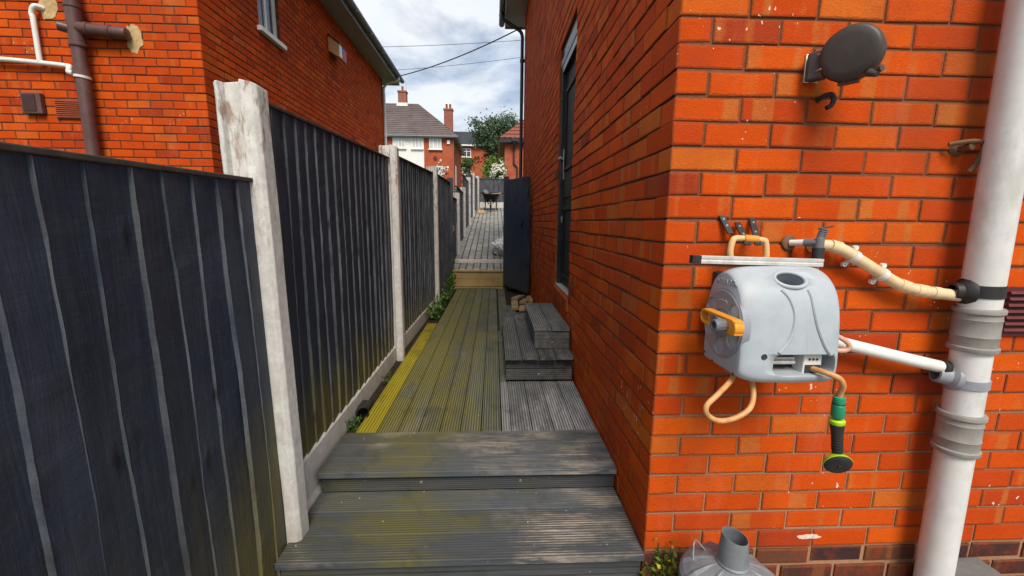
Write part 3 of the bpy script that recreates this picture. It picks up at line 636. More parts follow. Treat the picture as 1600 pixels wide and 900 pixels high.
# brown soil pipe with branch, white waste pipes, vents
px, py = -4.20, YL-0.10
t = thing('soil_pipe', (px, YL, 0.0), 'maroon soil pipe with a side branch on the left house', 'soil pipe')
p = MB(); p.cyl((px, py, 0), (px+0.02, py, 6.2), 0.058, n=24); p.build('pipe', MAT['pipe_brown'], t)
p = MB(); p.lathe([(0.058,-0.13),(0.072,-0.13),(0.074,-0.11),(0.066,-0.10),(0.066,0.22),(0.074,0.23),(0.074,0.26),(0.058,0.265)], (px+0.011, py, 3.40), (0,0,1), 24)
p.lathe([(0.05,0),(0.062,0.01),(0.062,0.08),(0.066,0.085),(0.066,0.11),(0.058,0.115),(0.057,0.28),(0.064,0.285),(0.064,0.31),(0.057,0.315),(0.057,0.42),(0.05,0.45),(0.0,0.462)], (px+0.03, py, 3.445), (1,0.06,-0.06), 24)
p.cyl((px-0.03, py-0.02, 3.43), (px-0.10, py-0.06, 3.44), 0.045); p.build('branch', MAT['pipe_brown'], t)
p = MB(); p.lathe([(0.058,-0.05),(0.064,-0.05),(0.064,0.05),(0.058,0.05)], (px+0.009, py, 3.02), (0,0,1), 24); p.build('coupling', MAT['pipe_brown'], t)
tag_ = 'white waste pipe with a tall branch running across the left house wall'
t = thing('waste_pipe', (-4.7, YL, 3.15), tag_, 'waste pipe')
p = MB(); p.tube(smooth_pts([(-5.6, YL-0.05, 3.17), (-5.0, YL-0.05, 3.155), (-4.40, YL-0.05, 3.11), (-4.34, YL-0.07, 3.08), (-4.31, YL-0.11, 3.03), (-4.27, YL-0.11, 3.02)], 5), 0.023, 12); p.build('pipe', MAT['plastic_white'], t)
p = MB(); p.tube(smooth_pts([(-4.56, YL+0.0, 3.66), (-4.60, YL-0.05, 3.66), (-4.635, YL-0.052, 3.60), (-4.63, YL-0.052, 3.55)], 5) + [Vector((-4.63, YL-0.052, 3.14))], 0.023, 12); p.build('branch', MAT['plastic_white'], t)
p = MB(); p.lathe([(0.060,-0.012),(0.068,-0.012),(0.068,0.012),(0.060,0.012)], (px+0.009, py, 2.985), (0.1,0,1), 24); p.build('strap', MAT['plastic_white'], t)
def blob_patch(mb, cx, y, cz, rx, rz, n=16, seed=0, mat=0):
    q = random.Random(seed); ring = [(cx + math.cos(2*math.pi*i/n)*rx*q.uniform(0.75, 1.15), y, cz + math.sin(2*math.pi*i/n)*rz*q.uniform(0.75, 1.15)) for i in range(n)]
    back = [(x, y+0.012, z) for x, _, z in ring]
    mb.add(ring + back, [tuple(range(n))] + [(i, n+i, n+(i+1)%n, (i+1)%n) for i in range(n)], mat)
f = MB(); blob_patch(f, -3.71, YL-0.006, 3.41, 0.085, 0.14, 22, 3); f.build('filler_patch', MAT['filler'], nh); f = MB(); blob_patch(f, -4.52, YL-0.006, 3.66, 0.10, 0.12, 14, 5); f.build('filler_patch', MAT['filler'], nh)
t = thing('wall_vent', (-4.79, YL, 2.74), 'square brown vent hood on the left house wall under the white pipe', 'wall vent')
b = MB(); b.box(-4.885, -4.69, YL-0.05, YL-0.001, 2.635, 2.845); b.build('hood', MAT['pipe_brown'], t, bevel=0.01)
b = MB(); b.box(-4.865, -4.74, YL-0.056, YL-0.0505, 2.66, 2.825); b.build('flap', MAT['vent_dark'], t)
t = thing('air_brick', (-4.45, YL, 2.69), 'terracotta louvred air brick between the vent hood and the maroon pipe', 'air brick')
b = MB(); b.box(-4.59, -4.31, YL-0.012, YL-0.001, 2.595, 2.785); b.build('frame', MAT['dark_red_vent'], t)
b = MB()
for k in range(9): b.obox((-4.45, YL-0.018, 2.610+k*0.0197), (1,0,0), (0,1,-0.5), (0,0.5,1), 0.125, 0.011, 0.004)
plain('terracotta', (0.30, 0.075, 0.035), 0.8, 0.2, scale=30); b.build('louvre', MAT['terracotta'], t)

# ================================================================== STEPS AND DECK
def grooved(mb, o, cu, nu, au, width, th, length, ng=7, mat=0, rnd=None, gd=0.0045):
    """board with grooves along its face; cu across, nu out of the face, au along"""
    cu, nu, au = Vector(cu), Vector(nu), Vector(au); pr = [cu*0 - nu*th, cu*0 - nu*0.0015, cu*0.0015]
    if ng:
        m0 = 0.002; pitch = (width - 2*m0)/ng; gw = pitch*0.34
        for k in range(ng):
            c = m0 + pitch*(k+0.5)
            pr += [cu*(c-gw/2-0.0008), cu*(c-gw/2+0.0012) - nu*gd, cu*(c+gw/2-0.0012) - nu*gd, cu*(c+gw/2+0.0008)]
    pr += [cu*(width-0.0015), cu*width - nu*0.0015, cu*width - nu*th]
    a = Vector(o); b = a + au*length; n = len(pr)
    vs_ = [a + p_ for p_ in pr] + [b + p_ for p_ in pr]
    flip = cu.cross(nu).dot(au) > 0
    fs = [(i, (i+1) % n, n+(i+1) % n, n+i) for i in range(n)] + [tuple(range(n-1,-1,-1)), tuple(range(n, 2*n))]
    if flip: fs = [tuple(reversed(f_)) for f_ in fs]
    ing = {3+4*k+j for k in range(ng) for j in (0, 1, 2)}
    mb.add(vs_, [f_ for i, f_ in enumerate(fs) if i not in ing], mat, False, None, rnd)
    if ing: mb.add(vs_, [f_ for i, f_ in enumerate(fs) if i in ing], 1, False, None, rnd)
X, Y, Z = Vector((1,0,0)), Vector((0,1,0)), Vector((0,0,1))
r1 = random.Random(31)
def rr2(): return (r1.random(), r1.random())
def screw(parent, c, nrm, r=0.0075, name='screw_cap'):
    q = MB(); q.lathe([(0.0, 0.003), (r*0.5, 0.0028), (r*0.55, 0.001), (r, 0.001), (r, -0.004)], c, nrm, 14); q.build(name, MAT['steel'], parent)
def step(name, zt, yn, y_end, zb, label, screws):
    t = thing(name, (-0.1, yn, zb), label, 'deck step')
    tr = MB(); nb = 3; wb = (y_end - yn)/nb
    for k in range(nb): grooved(tr, (-0.846, yn + k*wb + (0.001 if k else 0), zt - r1.uniform(0, 0.0015)), Y, Z, X, wb-0.0025, 0.028, XW-0.006+0.846, 10, 0, rr2(), 0.003)
    tr.build('tread', [MAT['step_wood'], MAT['groove_dark']], t)
    ri = MB(); grooved(ri, (-0.84, yn+0.026, zb+0.007), Z, -Y, X, zt-0.0415-zb, 0.022, XW-0.008+0.84, 7, 0, (0.4, 0.3), 0.0012)
    ri.build('riser', [MAT['riser_wood'], MAT['groove_dark']], t)
    for sx in screws: screw(t, (sx, yn+0.0255, zb + (zt-zb)*0.40), (0,-1,0), 0.0085)
    return t
step('deck_step', 0.25, 1.44, 1.872, 0.0, 'lowest grey deck step with pale bare wood worn through its tread', ())
step('deck_step', 0.375, 1.836, 2.222, 0.2505, 'second grey deck step with two screw caps in its riser', (-0.354, 0.134))
dk = thing('deck', (-0.1, 2.225, 0.34), 'long mossy grooved timber deck running between the fence and the brick wall', 'deck')
yb = MB()
grooved(yb, (-0.786, 2.226, 0.375), X, Z, Y, 0.113, 0.028, 1.35, 6, 0, rr2()); grooved(yb, (-0.786, 3.58, 0.374), X, Z, Y, 0.113, 0.028, 1.22, 6, 0, rr2())
tag(yb.build('mossy_board', [MAT['yellow_deck_wood'], MAT['yellow_groove']], dk), 'board thick with yellow moss')
db = MB(); gb_ = MB(); wood_x = -0.667; pit = 0.1195
cuts = {0: [5.05, 6.5], 1: [4.15, 6.42], 2: [5.6], 3: [5.1, 6.5], 4: [4.4, 6.42], 5: [6.45], 6: [4.9, 6.4]}
for k in range(7):
    ends = [2.226] + cuts.get(k, []) + [7.55]
    xo = wood_x + k*pit
    for a_, b_ in zip(ends, ends[1:]):
        if k == 6: ends = [2.226, 2.96]
        if k == 6 and a_ < 2.3: b_ = 2.96
        grooved(gb_ if (k == 6 and a_ < 2.3) else db, (xo if k < 6 else xo+0.002, a_+0.002, 0.375 - r1.uniform(0, 0.002)), X, Z, Y, pit-0.0068 if k < 6 else 0.050, 0.028, b_-a_-0.004, 7 if k < 6 else 3, 0, rr2())
        if k == 6: grooved(db, (xo+0.002, 2.962, 0.374), X, Z, Y, 0.042, 0.028, 1.50, 3, 0, rr2()); break
for k in range(4):
    grooved(gb_, (0.107 + k*0.1265, 2.226, 0.375 - r1.uniform(0, 0.002)), X, Z, Y, 0.1195, 0.028, 0.745, 7, 0, rr2())
for k in range(3):
    grooved(db, (0.07 + k*0.121, 4.47 + 0.02*k, 0.372), X, Z, Y, 0.116, 0.028, (2.9 if k == 0 else 0.9 + 0.5*(k == 1)), 7, 0, rr2())
db.build('deck_boards', [MAT['deck_wood'], MAT['groove_tone']], dk); tag(gb_.build('grey_boards', [MAT['grey_deck_wood'], MAT['grey_groove']], dk), 'pale grey boards by the brick wall')
eb = MB(); grooved(eb, (-0.74, 7.555, 0.373), Y, Z, X, 0.09, 0.028, 1.5, 0, 0, rr2()); eb.build('end_board', MAT['new_timber'], dk)
jb = MB(); jb.box(-0.66, 0.60, 2.24, 7.5, 0.02, 0.335); jb.build('substructure', MAT['soil'], dk)
# timber riser up to the paving
t = thing('timber_riser', (0.0, 7.69, 0.37), 'new pale timber riser at the far end of the deck', 'step')
for k, (a, b) in enumerate(((0.380, 0.512), (0.516, 0.652))):
    q = MB(); q.box(-0.77, 0.9, 7.65, 7.735, a, b, 0, (0.45+0.1*k, 0.3)); q.build('sleeper', MAT['new_timber'], t, bevel=0.006)
q = MB(); q.box(-0.77, 0.9, 7.63, 7.737, 0.654, 0.684, 0, (0.75, 0.3)); q.build('top_board', MAT['new_timber'], t, bevel=0.005)
# the two box steps under the door
def box_step(x0, x1, y0, y1, z0, z1, label, screws, ncol, over):
    t = thing('box_step', ((x0+x1)/2, y0, z0), label, 'box step')
    tp = MB(); wb = (x1-x0+0.01)/ncol
    for k in range(ncol): grooved(tp, (x0-0.008+k*wb, y0-over+r1.uniform(0, 0.012), z1-r1.uniform(0, 0.003)), X, Z, Y, wb-0.006, 0.026, y1-y0+over, 7, 0, rr2())
    tp.build('top_boards', [MAT['box_wood'], MAT['groove_tone']], t)
    sd_ = MB(); hh = (z1-0.034-z0)/2
    for k in range(2):
        grooved(sd_, (x0, y0+0.022*(k if over > 0.03 else 0), z0+0.002+k*hh), Z, -Y, X, hh-0.004, 0.022, x1-x0, 5, 0, rr2(), 0.002)
        sd_.box(x0, x0+0.022, y0+0.0445, y1, z0+0.002+k*hh, z0-0.002+(k+1)*hh, 0, rr2())
    sd_.box(x0+0.0225, x1, y1-0.022, y1-0.001, z0+0.002, z1-0.034, 0, rr2()); sd_.box(x0+0.03, x1-0.03, y0+0.03, y0+0.05, z0+0.01, z1-0.03, 0, (0.1, 0.1))
    sd_.build('side_boards', [MAT['box_wood'], MAT['groove_tone']], t, bevel=0.002)
    for c in screws: screw(t, c, (0,-1,0), 0.009)
    return t
box_step(0.095, 0.602, 2.985, 4.44, 0.378, 0.58, 'low wide grey box step on the deck beneath the upper box', ((0.345, 2.983, 0.425),), 4, 0.055)
box_step(0.325, 0.603, 3.14, 4.14, 0.581, 0.752, 'small grey box step stacked on the wider one below the door', ((0.465, 3.138, 0.63),), 2, 0.012)

# ================================================================== FENCE
def panel(y0, y1, z0, zt0, zt1, xa, xb, label, pitch=0.107, group='dark feather edge panels along the alley', segs=44, seed=0, start=0.0, cap=True, tilt=0.0):
    """feather edge boards: each tapers and its thick near edge laps over the thin far edge of the one before"""
    q = random.Random(100+seed); t = thing('fence_panel', ((xa+xb)/2, y0, z0), label, 'fence panel', group)
    mb = MB(); y = y0 + start; 
    while y < y1 - 0.02:
        p_ = pitch*q.uniform(0.9, 1.1); ye = min(y + p_ + 0.022, y1); ph = q.uniform(0, 100); tk = q.uniform(0.008, 0.018); zoff = q.uniform(-0.012, 0.004); bow = q.gauss(0, 0.003); lean = q.gauss(0, 0.004)
        V_ = []
        for k in range(segs+1):
            f = k/segs; ztop = zt0 + (zt1-zt0)*(y-y0)/(y1-y0); z = z0 + zoff + (ztop - z0 - zoff)*f
            wob = 0.0075*mnoise.noise(Vector((ph, z*2.1, 0))) + 0.0026*mnoise.noise(Vector((ph, z*9, 5))) + lean*(f-0.5)
            xo = xa + (xb-xa)*(y-y0)/(y1-y0) + tilt*(1-f) + bow*math.sin(math.pi*f) + 0.0015*mnoise.noise(Vector((ph+9, z*3, 2)))
            V_ += [(xo-0.017, y+wob, z), (xo, y+wob, z), (xo-0.0015, y+wob+0.004, z), (xo-0.0125, ye, z), (xo-0.019, ye, z)]; V_[-4] = (xo + (tk-0.013)*0.5 + 0.0022*mnoise.noise(Vector((ph+3, z*11, 1))) + 0.0022*mnoise.noise(Vector((ph+3, z*29, 7))), y+wob, z); V_[-3] = (V_[-4][0]-0.0012, y+wob+0.004, z)
        F_ = []
        for k in range(segs):
            o = 5*k
            for j in range(4): F_.append((o+j, o+j+1, o+5+j+1, o+5+j))
            F_.append((o+4, o, o+5, o+9))
        F_ += [(4,3,2,1,0), tuple(5*segs+j for j in range(5))]
        mb.add(V_, F_, 0, False, None, (q.random(), q.random())); y += p_
    mb.build('boards', MAT['fence_paint'], t, fix=True)
    rl = MB()
    for f in (0.15, 0.5, 0.86):
        za = z0 + (zt0-z0)*f; zb_ = z0 + (zt1-z0)*f
        rl.hexa([(xa-0.055,y0,za),(xa-0.0195,y0,za),(xb-0.0195,y1,zb_),(xb-0.055,y1,zb_),(xa-0.055,y0,za+0.07),(xa-0.0195,y0,za+0.07),(xb-0.0195,y1,zb_+0.07),(xb-0.055,y1,zb_+0.07)])
    rl.build('rails', MAT['fence_paint'], t)
    if cap:
        c = MB(); c.hexa([(xa-0.05,y0,zt0+0.001),(xa+0.004,y0,zt0+0.001),(xb+0.004,y1,zt1+0.001),(xb-0.05,y1,zt1+0.001),(xa-0.05,y0,zt0+0.016),(xa+0.004,y0,zt0+0.016),(xb+0.004,y1,zt1+0.016),(xb-0.05,y1,zt1+0.016)])
        plain('weathered_cap', (0.055, 0.045, 0.038), 0.9, 0.2, var=0.4, scale=20) if 'weathered_cap' not in MAT else None
        c.build('capping', MAT['weathered_cap'], t, bevel=0.003)
    return t
PROF = [(0,.016),(0,.084),(-.014,.1),(-.055,.1),(-.062,.072),(-.118,.072),(-.125,.1),(-.135,.1),(-.145,.09),(-.145,.01),(-.135,0),(-.125,0),(-.118,.028),(-.062,.028),(-.055,0),(-.014,0)]
def post(y, xf, zb, zt, label, lean=0.0):
    mb = MB(); zs = [zb + (zt-0.03-zb)*k/10 for k in range(11)]; V_ = []; n = len(PROF); q = random.Random(int(y*100))
    for k, z in enumerate(zs + [zt]):
        for (px_, py_) in PROF:
            j = 0.0016
            zz = z if k < 11 else zt - 2.4*(px_+0.0725)**2 - 0.004*(py_/0.1)
            V_.append((xf+px_+lean*(z-zb)+q.uniform(-j, j), y+py_+q.uniform(-j, j), zz))
    F_ = [(i*n+j, i*n+(j+1) % n, (i+1)*n+(j+1) % n, (i+1)*n+j) for i in range(11) for j in range(n)] + [tuple(range(11*n, 12*n))]
    mb.add(V_, F_)
    return tag(mb.build('concrete_post', MAT['concrete'], None, (xf-0.07, y+0.05, zb), bevel=0.004, fix=True), label, 'fence post', 'concrete posts along the fence')
def gravel(y0, y1, xf, z0, z1, label, xf1=None, mat='concrete'):
    xf1 = xf if xf1 is None else xf1; mb = MB(); n = 16
    V_ = []; q = random.Random(int(y0*50))
    for k in range(n+1):
        f = k/n; y = y0+(y1-y0)*f; x = xf+(xf1-xf)*f; d = q.uniform(-0.004, 0.004)
        V_ += [(x-0.045, y, z0), (x+0.014, y, z0), (x+0.014, y, z0+(z1-z0)*0.45+d), (x, y, z0+(z1-z0)*0.55+d), (x, y, z1-0.012+d*0.6), (x-0.012, y, z1+d*0.6), (x-0.045, y, z1+d*0.6)]
    mb.add(V_, [(7*k+j, 7*k+(j+1) % 7, 7*k+7+(j+1) % 7, 7*k+7+j) for k in range(n) for j in range(7)] + [tuple(range(7)), tuple(7*n+j for j in range(6, -1, -1))])
    return tag(mb.build('gravel_board', MAT[mat], None, (xf, y0, z0), fix=True), label, 'gravel board', 'base boards under the fence panels')
XP = -0.866
panel(-0.45, 1.575, 0.04, 1.655, 1.70, XP, XP, 'nearest dark fence panel, wide boards, lower than the concrete post beside it', seed=1, start=0.02, tilt=0.024)
panel(1.625, 3.55, 0.49, 1.995, 2.075, XP, XP, 'second dark fence panel between the tall near concrete post and the next', seed=2)
panel(3.61, 5.78, 0.50, 2.125, 2.215, XP, -0.83, 'third dark fence panel between two thin concrete posts beyond the yellow board', seed=3)
panel(5.83, 7.66, 0.44, 2.235, 2.27, -0.83, -0.80, 'fourth dark fence panel beside the leafy weeds, ending at the gate post', seed=4)
post(1.55, -0.792, 0.02, 2.05, 'tall rust-streaked concrete post nearest the camera', -0.019)
post(3.53, -0.80, 0.30, 2.19, 'slim concrete post standing by the middle of the yellow mossy board')
post(5.76, -0.772, 0.30, 2.315, 'slim concrete post just before the leafy weeds')
gravel(1.64, 3.54, XP+0.002, 0.02, 0.485, 'algae-stained concrete base under the second fence panel')
gravel(3.62, 5.77, XP, 0.02, 0.495, 'brownish base board under the third fence panel beside the weeds', -0.83)
gravel(5.86, 7.66, -0.83, 0.02, 0.435, 'base board hidden behind the weeds at the end of the deck', -0.80)
# gate post
t = thing('gate_post', (-0.80, 7.72, 0.3), 'dark timber gate post with a silver latch keeper at the end of the tall panels', 'gate post')
q = MB(); q.box(-0.85, -0.755, 7.68, 7.775, 0.3, 2.36); q.build('post', MAT['fence_paint'], t, bevel=0.006)
q = MB(); q.box(-0.7545, -0.745, 7.70, 7.74, 1.40, 1.50); q.box(-0.745, -0.72, 7.71, 7.73, 1.43, 1.44); q.build('latch_keeper', MAT['steel'], t)
# the stepped run beside the path
ps = [(8.95, -0.735, 2.19, 'first short concrete post beyond the gate, its top slanted'), (10.95, -0.745, 2.47, 'second concrete post up the sloping path'), (12.95, -0.725, 2.93, 'third concrete post up the sloping path'),
      (14.95, -0.70, 3.29, 'fourth concrete post up the sloping path'), (16.95, -0.615, 3.40, 'last concrete post at the corner with the rear fence')]
for (y, xf, zt, lb) in ps: post(y, xf+0.0, path_z(y)-0.3, zt, lb)
prev = (7.79, -0.80, None)
names = ['dark panel just past the gate post', 'dark panel between the first and second short posts', 'dark panel between the second and third short posts', 'dark panel between the third and fourth short posts', 'dark panel next to the rear fence corner']
for i, (y, xf, zt, lb) in enumerate(ps):
    ya, xa = prev[0], prev[1]; zt_ = zt - 0.15
    panel(ya+0.03, y+0.02, path_z(ya)+0.05+0.18*(i > 0), zt_, zt_, xa-0.06 if i else -0.80, xf-0.06, names[i], pitch=0.13, group='stepped dark panels beside the paved path', segs=4, seed=20+i)
    if i: gravel(ya+0.09, y+0.01, xa-0.06, path_z(ya)-0.3, path_z(ya)+0.24, 'pale base board under the ' + names[i], xf-0.06)
    prev = (y, xf)
# rear fence across the end of the path
t = thing('rear_fence', (0.5, 17.6, 2.2), 'dark fence across the top of the path behind the wheelbarrow', 'fence')
q = MB(); x = -0.60
while x < 3.2: q.box(x, x+0.118, 17.58, 17.60+0.006*(int(x*50) % 2), 2.42, 3.33 + 0.006*(int(x*77) % 3)); x += 0.121
q.build('boards', MAT['fence_paint'], t)
q = MB(); q.box(-0.6, 3.2, 17.545, 17.578, 2.80, 2.87); q.box(-0.6, 3.2, 17.55, 17.64, 3.345, 3.375); q.build('rails', MAT['fence_paint'], t)
q = MB(); q.box(-0.6, 3.2, 17.56, 17.60, 2.1, 2.41); q.build('base_board', MAT['concrete'], t)

# open gate leaning back towards the house wall
GA, GB = Vector((0.195, 7.50, 0)), Vector((0.528, 6.665, 0)); gu = (GB-GA).normalized(); gn = Vector((-gu.y, gu.x, 0)); gn = -gn if gn.x > 0 else gn
t = thing('garden_gate', tuple(GA + Z*0.42), 'dark boarded gate standing open against the brick wall', 'gate')
q = MB(); gl = (GB-GA).length; nb = 7; r1 = random.Random(77)
for k in range(nb):
    wb = gl/nb; c = GA + gu*(k+0.5)*wb
    q.obox(c + Z*((0.43+2.30)/2 + r1.uniform(-0.004, 0.004)) + gn*r1.uniform(0, 0.002), gu, gn, Z, wb/2-0.002, 0.010, (2.30-0.43)/2)
q.build('boards', MAT['gate_paint'], t, bevel=0.003)
q = MB()
for z in (0.62, 1.36, 2.12): q.obox(GA + gu*gl/2 + Z*z - gn*0.033, gu, gn, Z, gl/2-0.01, 0.022, 0.05)
a, b = GA + gu*0.06 + Z*0.68 - gn*0.033, GB - gu*0.06 + Z*1.30 - gn*0.033; q.obox((a+b)/2, b-a, gn, (b-a).cross(gn), (b-a).length/2, 0.021, 0.045); q.obox(GB - gu*0.03 + Z*1.36 - gn*0.034, gu, gn, Z, 0.03, 0.0225, 0.93)
q.build('frame', MAT['fence_paint'], t, bevel=0.003)
q = MB(); q.obox(GB - gu*0.14 + Z*1.55 + gn*0.016, gu, gn, Z, 0.016, 0.006, 0.07); q.lathe([(0.0,0.035),(0.022,0.03),(0.024,0.015),(0.012,0.0)], GB - gu*0.14 + Z*1.53 + gn*0.016, gn, 14); q.build('latch', MAT['black_metal'], t)
q = MB(); q.box(0.17, 0.265, 7.53, 7.62, 0.3, 2.38); tag(q.build('gate_post', MAT['fence_paint'], None, (0.22, 7.57, 0.3), bevel=0.006), 'dark timber post that the open gate hangs on', 'gate post')

# ---------------------------------------------------------------- leaves
def leaf_quads(mb, pts, size, q, mat=0, droop=0.0, long=1.5):
    for p_ in pts:
        d = Vector((q.gauss(0,1), q.gauss(0,1), q.gauss(0,1) - droop)).normalized(); s_ = Vector((q.gauss(0,1), q.gauss(0,1), q.gauss(0,1))).cross(d).normalized()
        l = size*q.uniform(0.6, 1.3); w_ = l/long*0.5; n = d.cross(s_)
        p_ = Vector(p_)
        mb.add([p_, p_ + d*l*0.45 + s_*w_ + n*l*0.06, p_ + d*l, p_ + d*l*0.45 - s_*w_ + n*l*0.06], [(0,1,2),(0,2,3)], mat, False, None, (q.random(), q.random()))
def weed(name, cx, cy, z, rad, h, n_st, n_lf, size, label, mat, seed, sx=1.0, sy=1.0, cat='weed', group=None):
    q = random.Random(seed); t = thing(name, (cx, cy, z), label, cat, group); st = MB(); lf = MB(); st.lathe([(0.0, -0.01), (0.006, -0.008), (0.0, 0.004)], (cx, cy, z), (0, 0, 1), 8)
    for k in range(n_st):
        a = q.uniform(0, 2*math.pi); rr_ = rad*math.sqrt(q.random()); b = Vector((cx + math.cos(a)*rr_*sx*0.7, cy + math.sin(a)*rr_*sy*0.9, z))
        tip = b + Vector((math.cos(a)*rad*0.5*sx, math.sin(a)*rad*0.5*sy, h*q.uniform(0.55, 1.1))); mid = (b+tip)/2 + Vector((0, 0, h*0.12))
        P_ = smooth_pts([Vector((cx, cy, z-0.004)), b, mid, tip], 5); st.tube(P_, 0.0022, 5)
        pts = []
        for _ in range(n_lf): pts.append(P_[q.randrange(2, len(P_))] + Vector((q.gauss(0, 0.012), q.gauss(0, 0.012), q.gauss(0, 0.008))))
        leaf_quads(lf, pts, size, q, droop=-0.2, long=1.7)
    st.build('stems', MAT['weed_leaf'], t); lf.build('leaves', MAT[mat], t); return t
weed('weed_plant', -0.765, 5.35, 0.34, 0.20, 0.20, 26, 9, 0.05, 'leafy green weed patch at the far end of the yellow board', 'weed_leaf', 1, 0.35, 1.5)
weed('weed_plant', -0.75, 6.35, 0.34, 0.22, 0.26, 30, 10, 0.055, 'middle clump of leafy weeds along the fence base', 'weed_leaf', 2, 0.4, 1.6)
weed('weed_plant', -0.765, 7.25, 0.36, 0.18, 0.30, 24, 10, 0.055, 'leafy weeds beside the pale timber riser', 'weed_leaf', 3, 0.4, 1.2)
weed('weed_plant', -0.835, 2.33, 0.345, 0.045, 0.075, 9, 7, 0.026, 'small green weed by the black pipe end in the gap beside the deck', 'weed_leaf', 4)
weed('weed_plant', -0.80, 3.05, 0.345, 0.05, 0.06, 6, 6, 0.022, 'tiny weed low against the gap midway along the yellow board', 'dark_leaf', 5, 0.5, 2.0)
weed('corner_plant', 0.665, 1.395, 0.0, 0.055, 0.27, 24, 20, 0.026, 'bushy little plant with yellow tips growing at the foot of the brick corner', 'corner_leaf', 6, cat='plant')
q = MB(); q.tube([(-0.86, 2.52, 0.355), (-0.80, 2.40, 0.40)], 0.036, 16, caps=False); q.tube([(-0.862, 2.524, 0.354), (-0.802, 2.404, 0.399)], 0.031, 16, caps=False); q.box(-0.875, -0.795, 2.50, 2.60, 0.33, 0.40)
tag(q.build('gutter_offcut', MAT['rubber_black'], None, (-0.83, 2.46, 0.35)), 'black plastic pipe end lying in the gap between fence and yellow board', 'pipe offcut')
# rubble by the gate
r1 = random.Random(9)
for k, (x, y, lx, ly, lb) in enumerate(((0.30, 5.75, 0.05, 0.24, 'long split offcut of wood nearest the box steps'), (0.40, 5.55, 0.05, 0.10, 'reddish brick lump behind the upper box step'), (0.47, 6.05, 0.06, 0.12, 'broken tan brick under the open gate edge'),
                              (0.54, 5.70, 0.05, 0.10, 'tan brick lump against the house wall'), (0.38, 6.35, 0.06, 0.13, 'half brick lying closest to the gate foot'), (0.55, 6.2, 0.04, 0.2, 'thin pale offcut leaning by the wall base'))):
    q = MB(); a = r1.uniform(-0.5, 0.5); q.obox((x, y, 0.40), (math.cos(a), math.sin(a), 0.1), (-math.sin(a), math.cos(a), 0), Z, lx, ly, 0.028)
    tag(q.build('rubble_piece', MAT['rubble' if k % 2 else 'new_timber'], None, (x, y, 0.375), bevel=0.012), lb, 'rubble', 'rubble behind the box steps')
# white rubble sack behind the gate
q = MB(); bm_ = bmesh.new(); bmesh.ops.create_icosphere(bm_, subdivisions=5, radius=1)
for v in bm_.verts:
    c = v.co.copy(); n_ = mnoise.noise(c*1.6)*0.25 + abs(mnoise.noise(c*3.7 + Vector((3,1,2))))*0.22 + abs(mnoise.noise(c*8))*0.08
    c = c*(0.92 + n_); v.co = Vector((0.27 + c.x*0.30, 9.05 + c.y*0.42, max(path_z(9.05)-0.08, path_z(9.05) + 0.13 + c.z*0.24)))
q.add([v.co for v in bm_.verts], [[v.index for v in f.verts] for f in bm_.faces], 0, False); bm_.free()
tag(q.build('rubble_sack', MAT['sack_white'], None, (0.27, 9.05, path_z(9.05))), 'crumpled white sack lying on the paving behind the open gate', 'sack')
q = MB(); q.box(-0.60, -0.36, 15.6, 15.85, path_z(15.7), path_z(15.7)+0.12); tag(q.build('wood_block', MAT['wood_box'], None, (-0.48, 15.7, path_z(15.7)), bevel=0.01), 'pale wooden block on the path left of the wheelbarrow', 'wood block')
# wheelbarrow, seen from its front end
wx, wy, wz = -0.13, 16.6, path_z(16.6)
t = thing('wheelbarrow', (wx, wy, wz), 'black wheelbarrow parked facing down the sloping path', 'wheelbarrow')
q = MB(); top = [(-0.31, -0.42), (0.31, -0.42), (0.33, 0.45), (-0.33, 0.45)]; bot = [(-0.17, -0.18), (0.17, -0.18), (0.22, 0.32), (-0.22, 0.32)]
V_ = [(wx+a, wy+b, wz+0.62) for a, b in top] + [(wx+a, wy+b, wz+0.34) for a, b in bot] + [(wx+a*0.95, wy+b*0.95, wz+0.61) for a, b in top] + [(wx+a*0.95, wy+b*0.95, wz+0.355) for a, b in bot]
q.add(V_, [(0,1,5,4),(1,2,6,5),(2,3,7,6),(3,0,4,7),(4,5,6,7),(8,12,13,9),(9,13,14,10),(10,14,15,11),(11,15,12,8),(12,15,14,13),(0,8,9,1),(1,9,10,2),(2,10,11,3),(3,11,8,0)])
q.build('tray', MAT['black_metal'], t, fix=True)
q = MB(); q.lathe([(0.0,-0.03),(0.15,-0.03),(0.19,-0.035),(0.205,0),(0.19,0.035),(0.15,0.03),(0.0,0.03)], (wx, wy-0.48, wz+0.205), (1,0,0), 24); wh = q.build('wheel', MAT['rubber_black'], t)
q = MB(); q.cyl((wx-0.05, wy-0.48, wz+0.205), (wx+0.05, wy-0.48, wz+0.205), 0.05); q.build('hub', MAT['steel'], wh)
q = MB()
for s_ in (-1, 1): q.tube(smooth_pts([(wx+0.06*s_, wy-0.50, wz+0.22), (wx+0.14*s_, wy-0.15, wz+0.33), (wx+0.23*s_, wy+0.4, wz+0.42), (wx+0.29*s_, wy+0.95, wz+0.56)], 5), 0.017, 10)
q.build('frame', MAT['black_metal'], t)
for s_ in (-1, 1):
    q = MB(); q.tube([(wx+0.20*s_, wy+0.05, wz+0.36), (wx+0.24*s_, wy+0.12, wz+0.0), (wx+0.24*s_, wy+0.30, wz+0.0), (wx+0.22*s_, wy+0.36, wz+0.38)], 0.017, 10); q.build('leg', MAT['black_metal'], t)
q = MB(); q.obox((wx+0.16, wy-0.05, wz+0.655), (1, 0.2, 0.12), (-0.2, 1, 0), Z, 0.26, 0.03, 0.012); q.obox((wx-0.05, wy+0.1, wz+0.63), (1, -0.3, 0), (0.3, 1, 0), Z, 0.2, 0.05, 0.012)
tag(q.build('timber_offcuts', MAT['wood_box'], None, (wx, wy, wz+0.62)), 'pale timber offcuts lying in the wheelbarrow tray', 'timber')
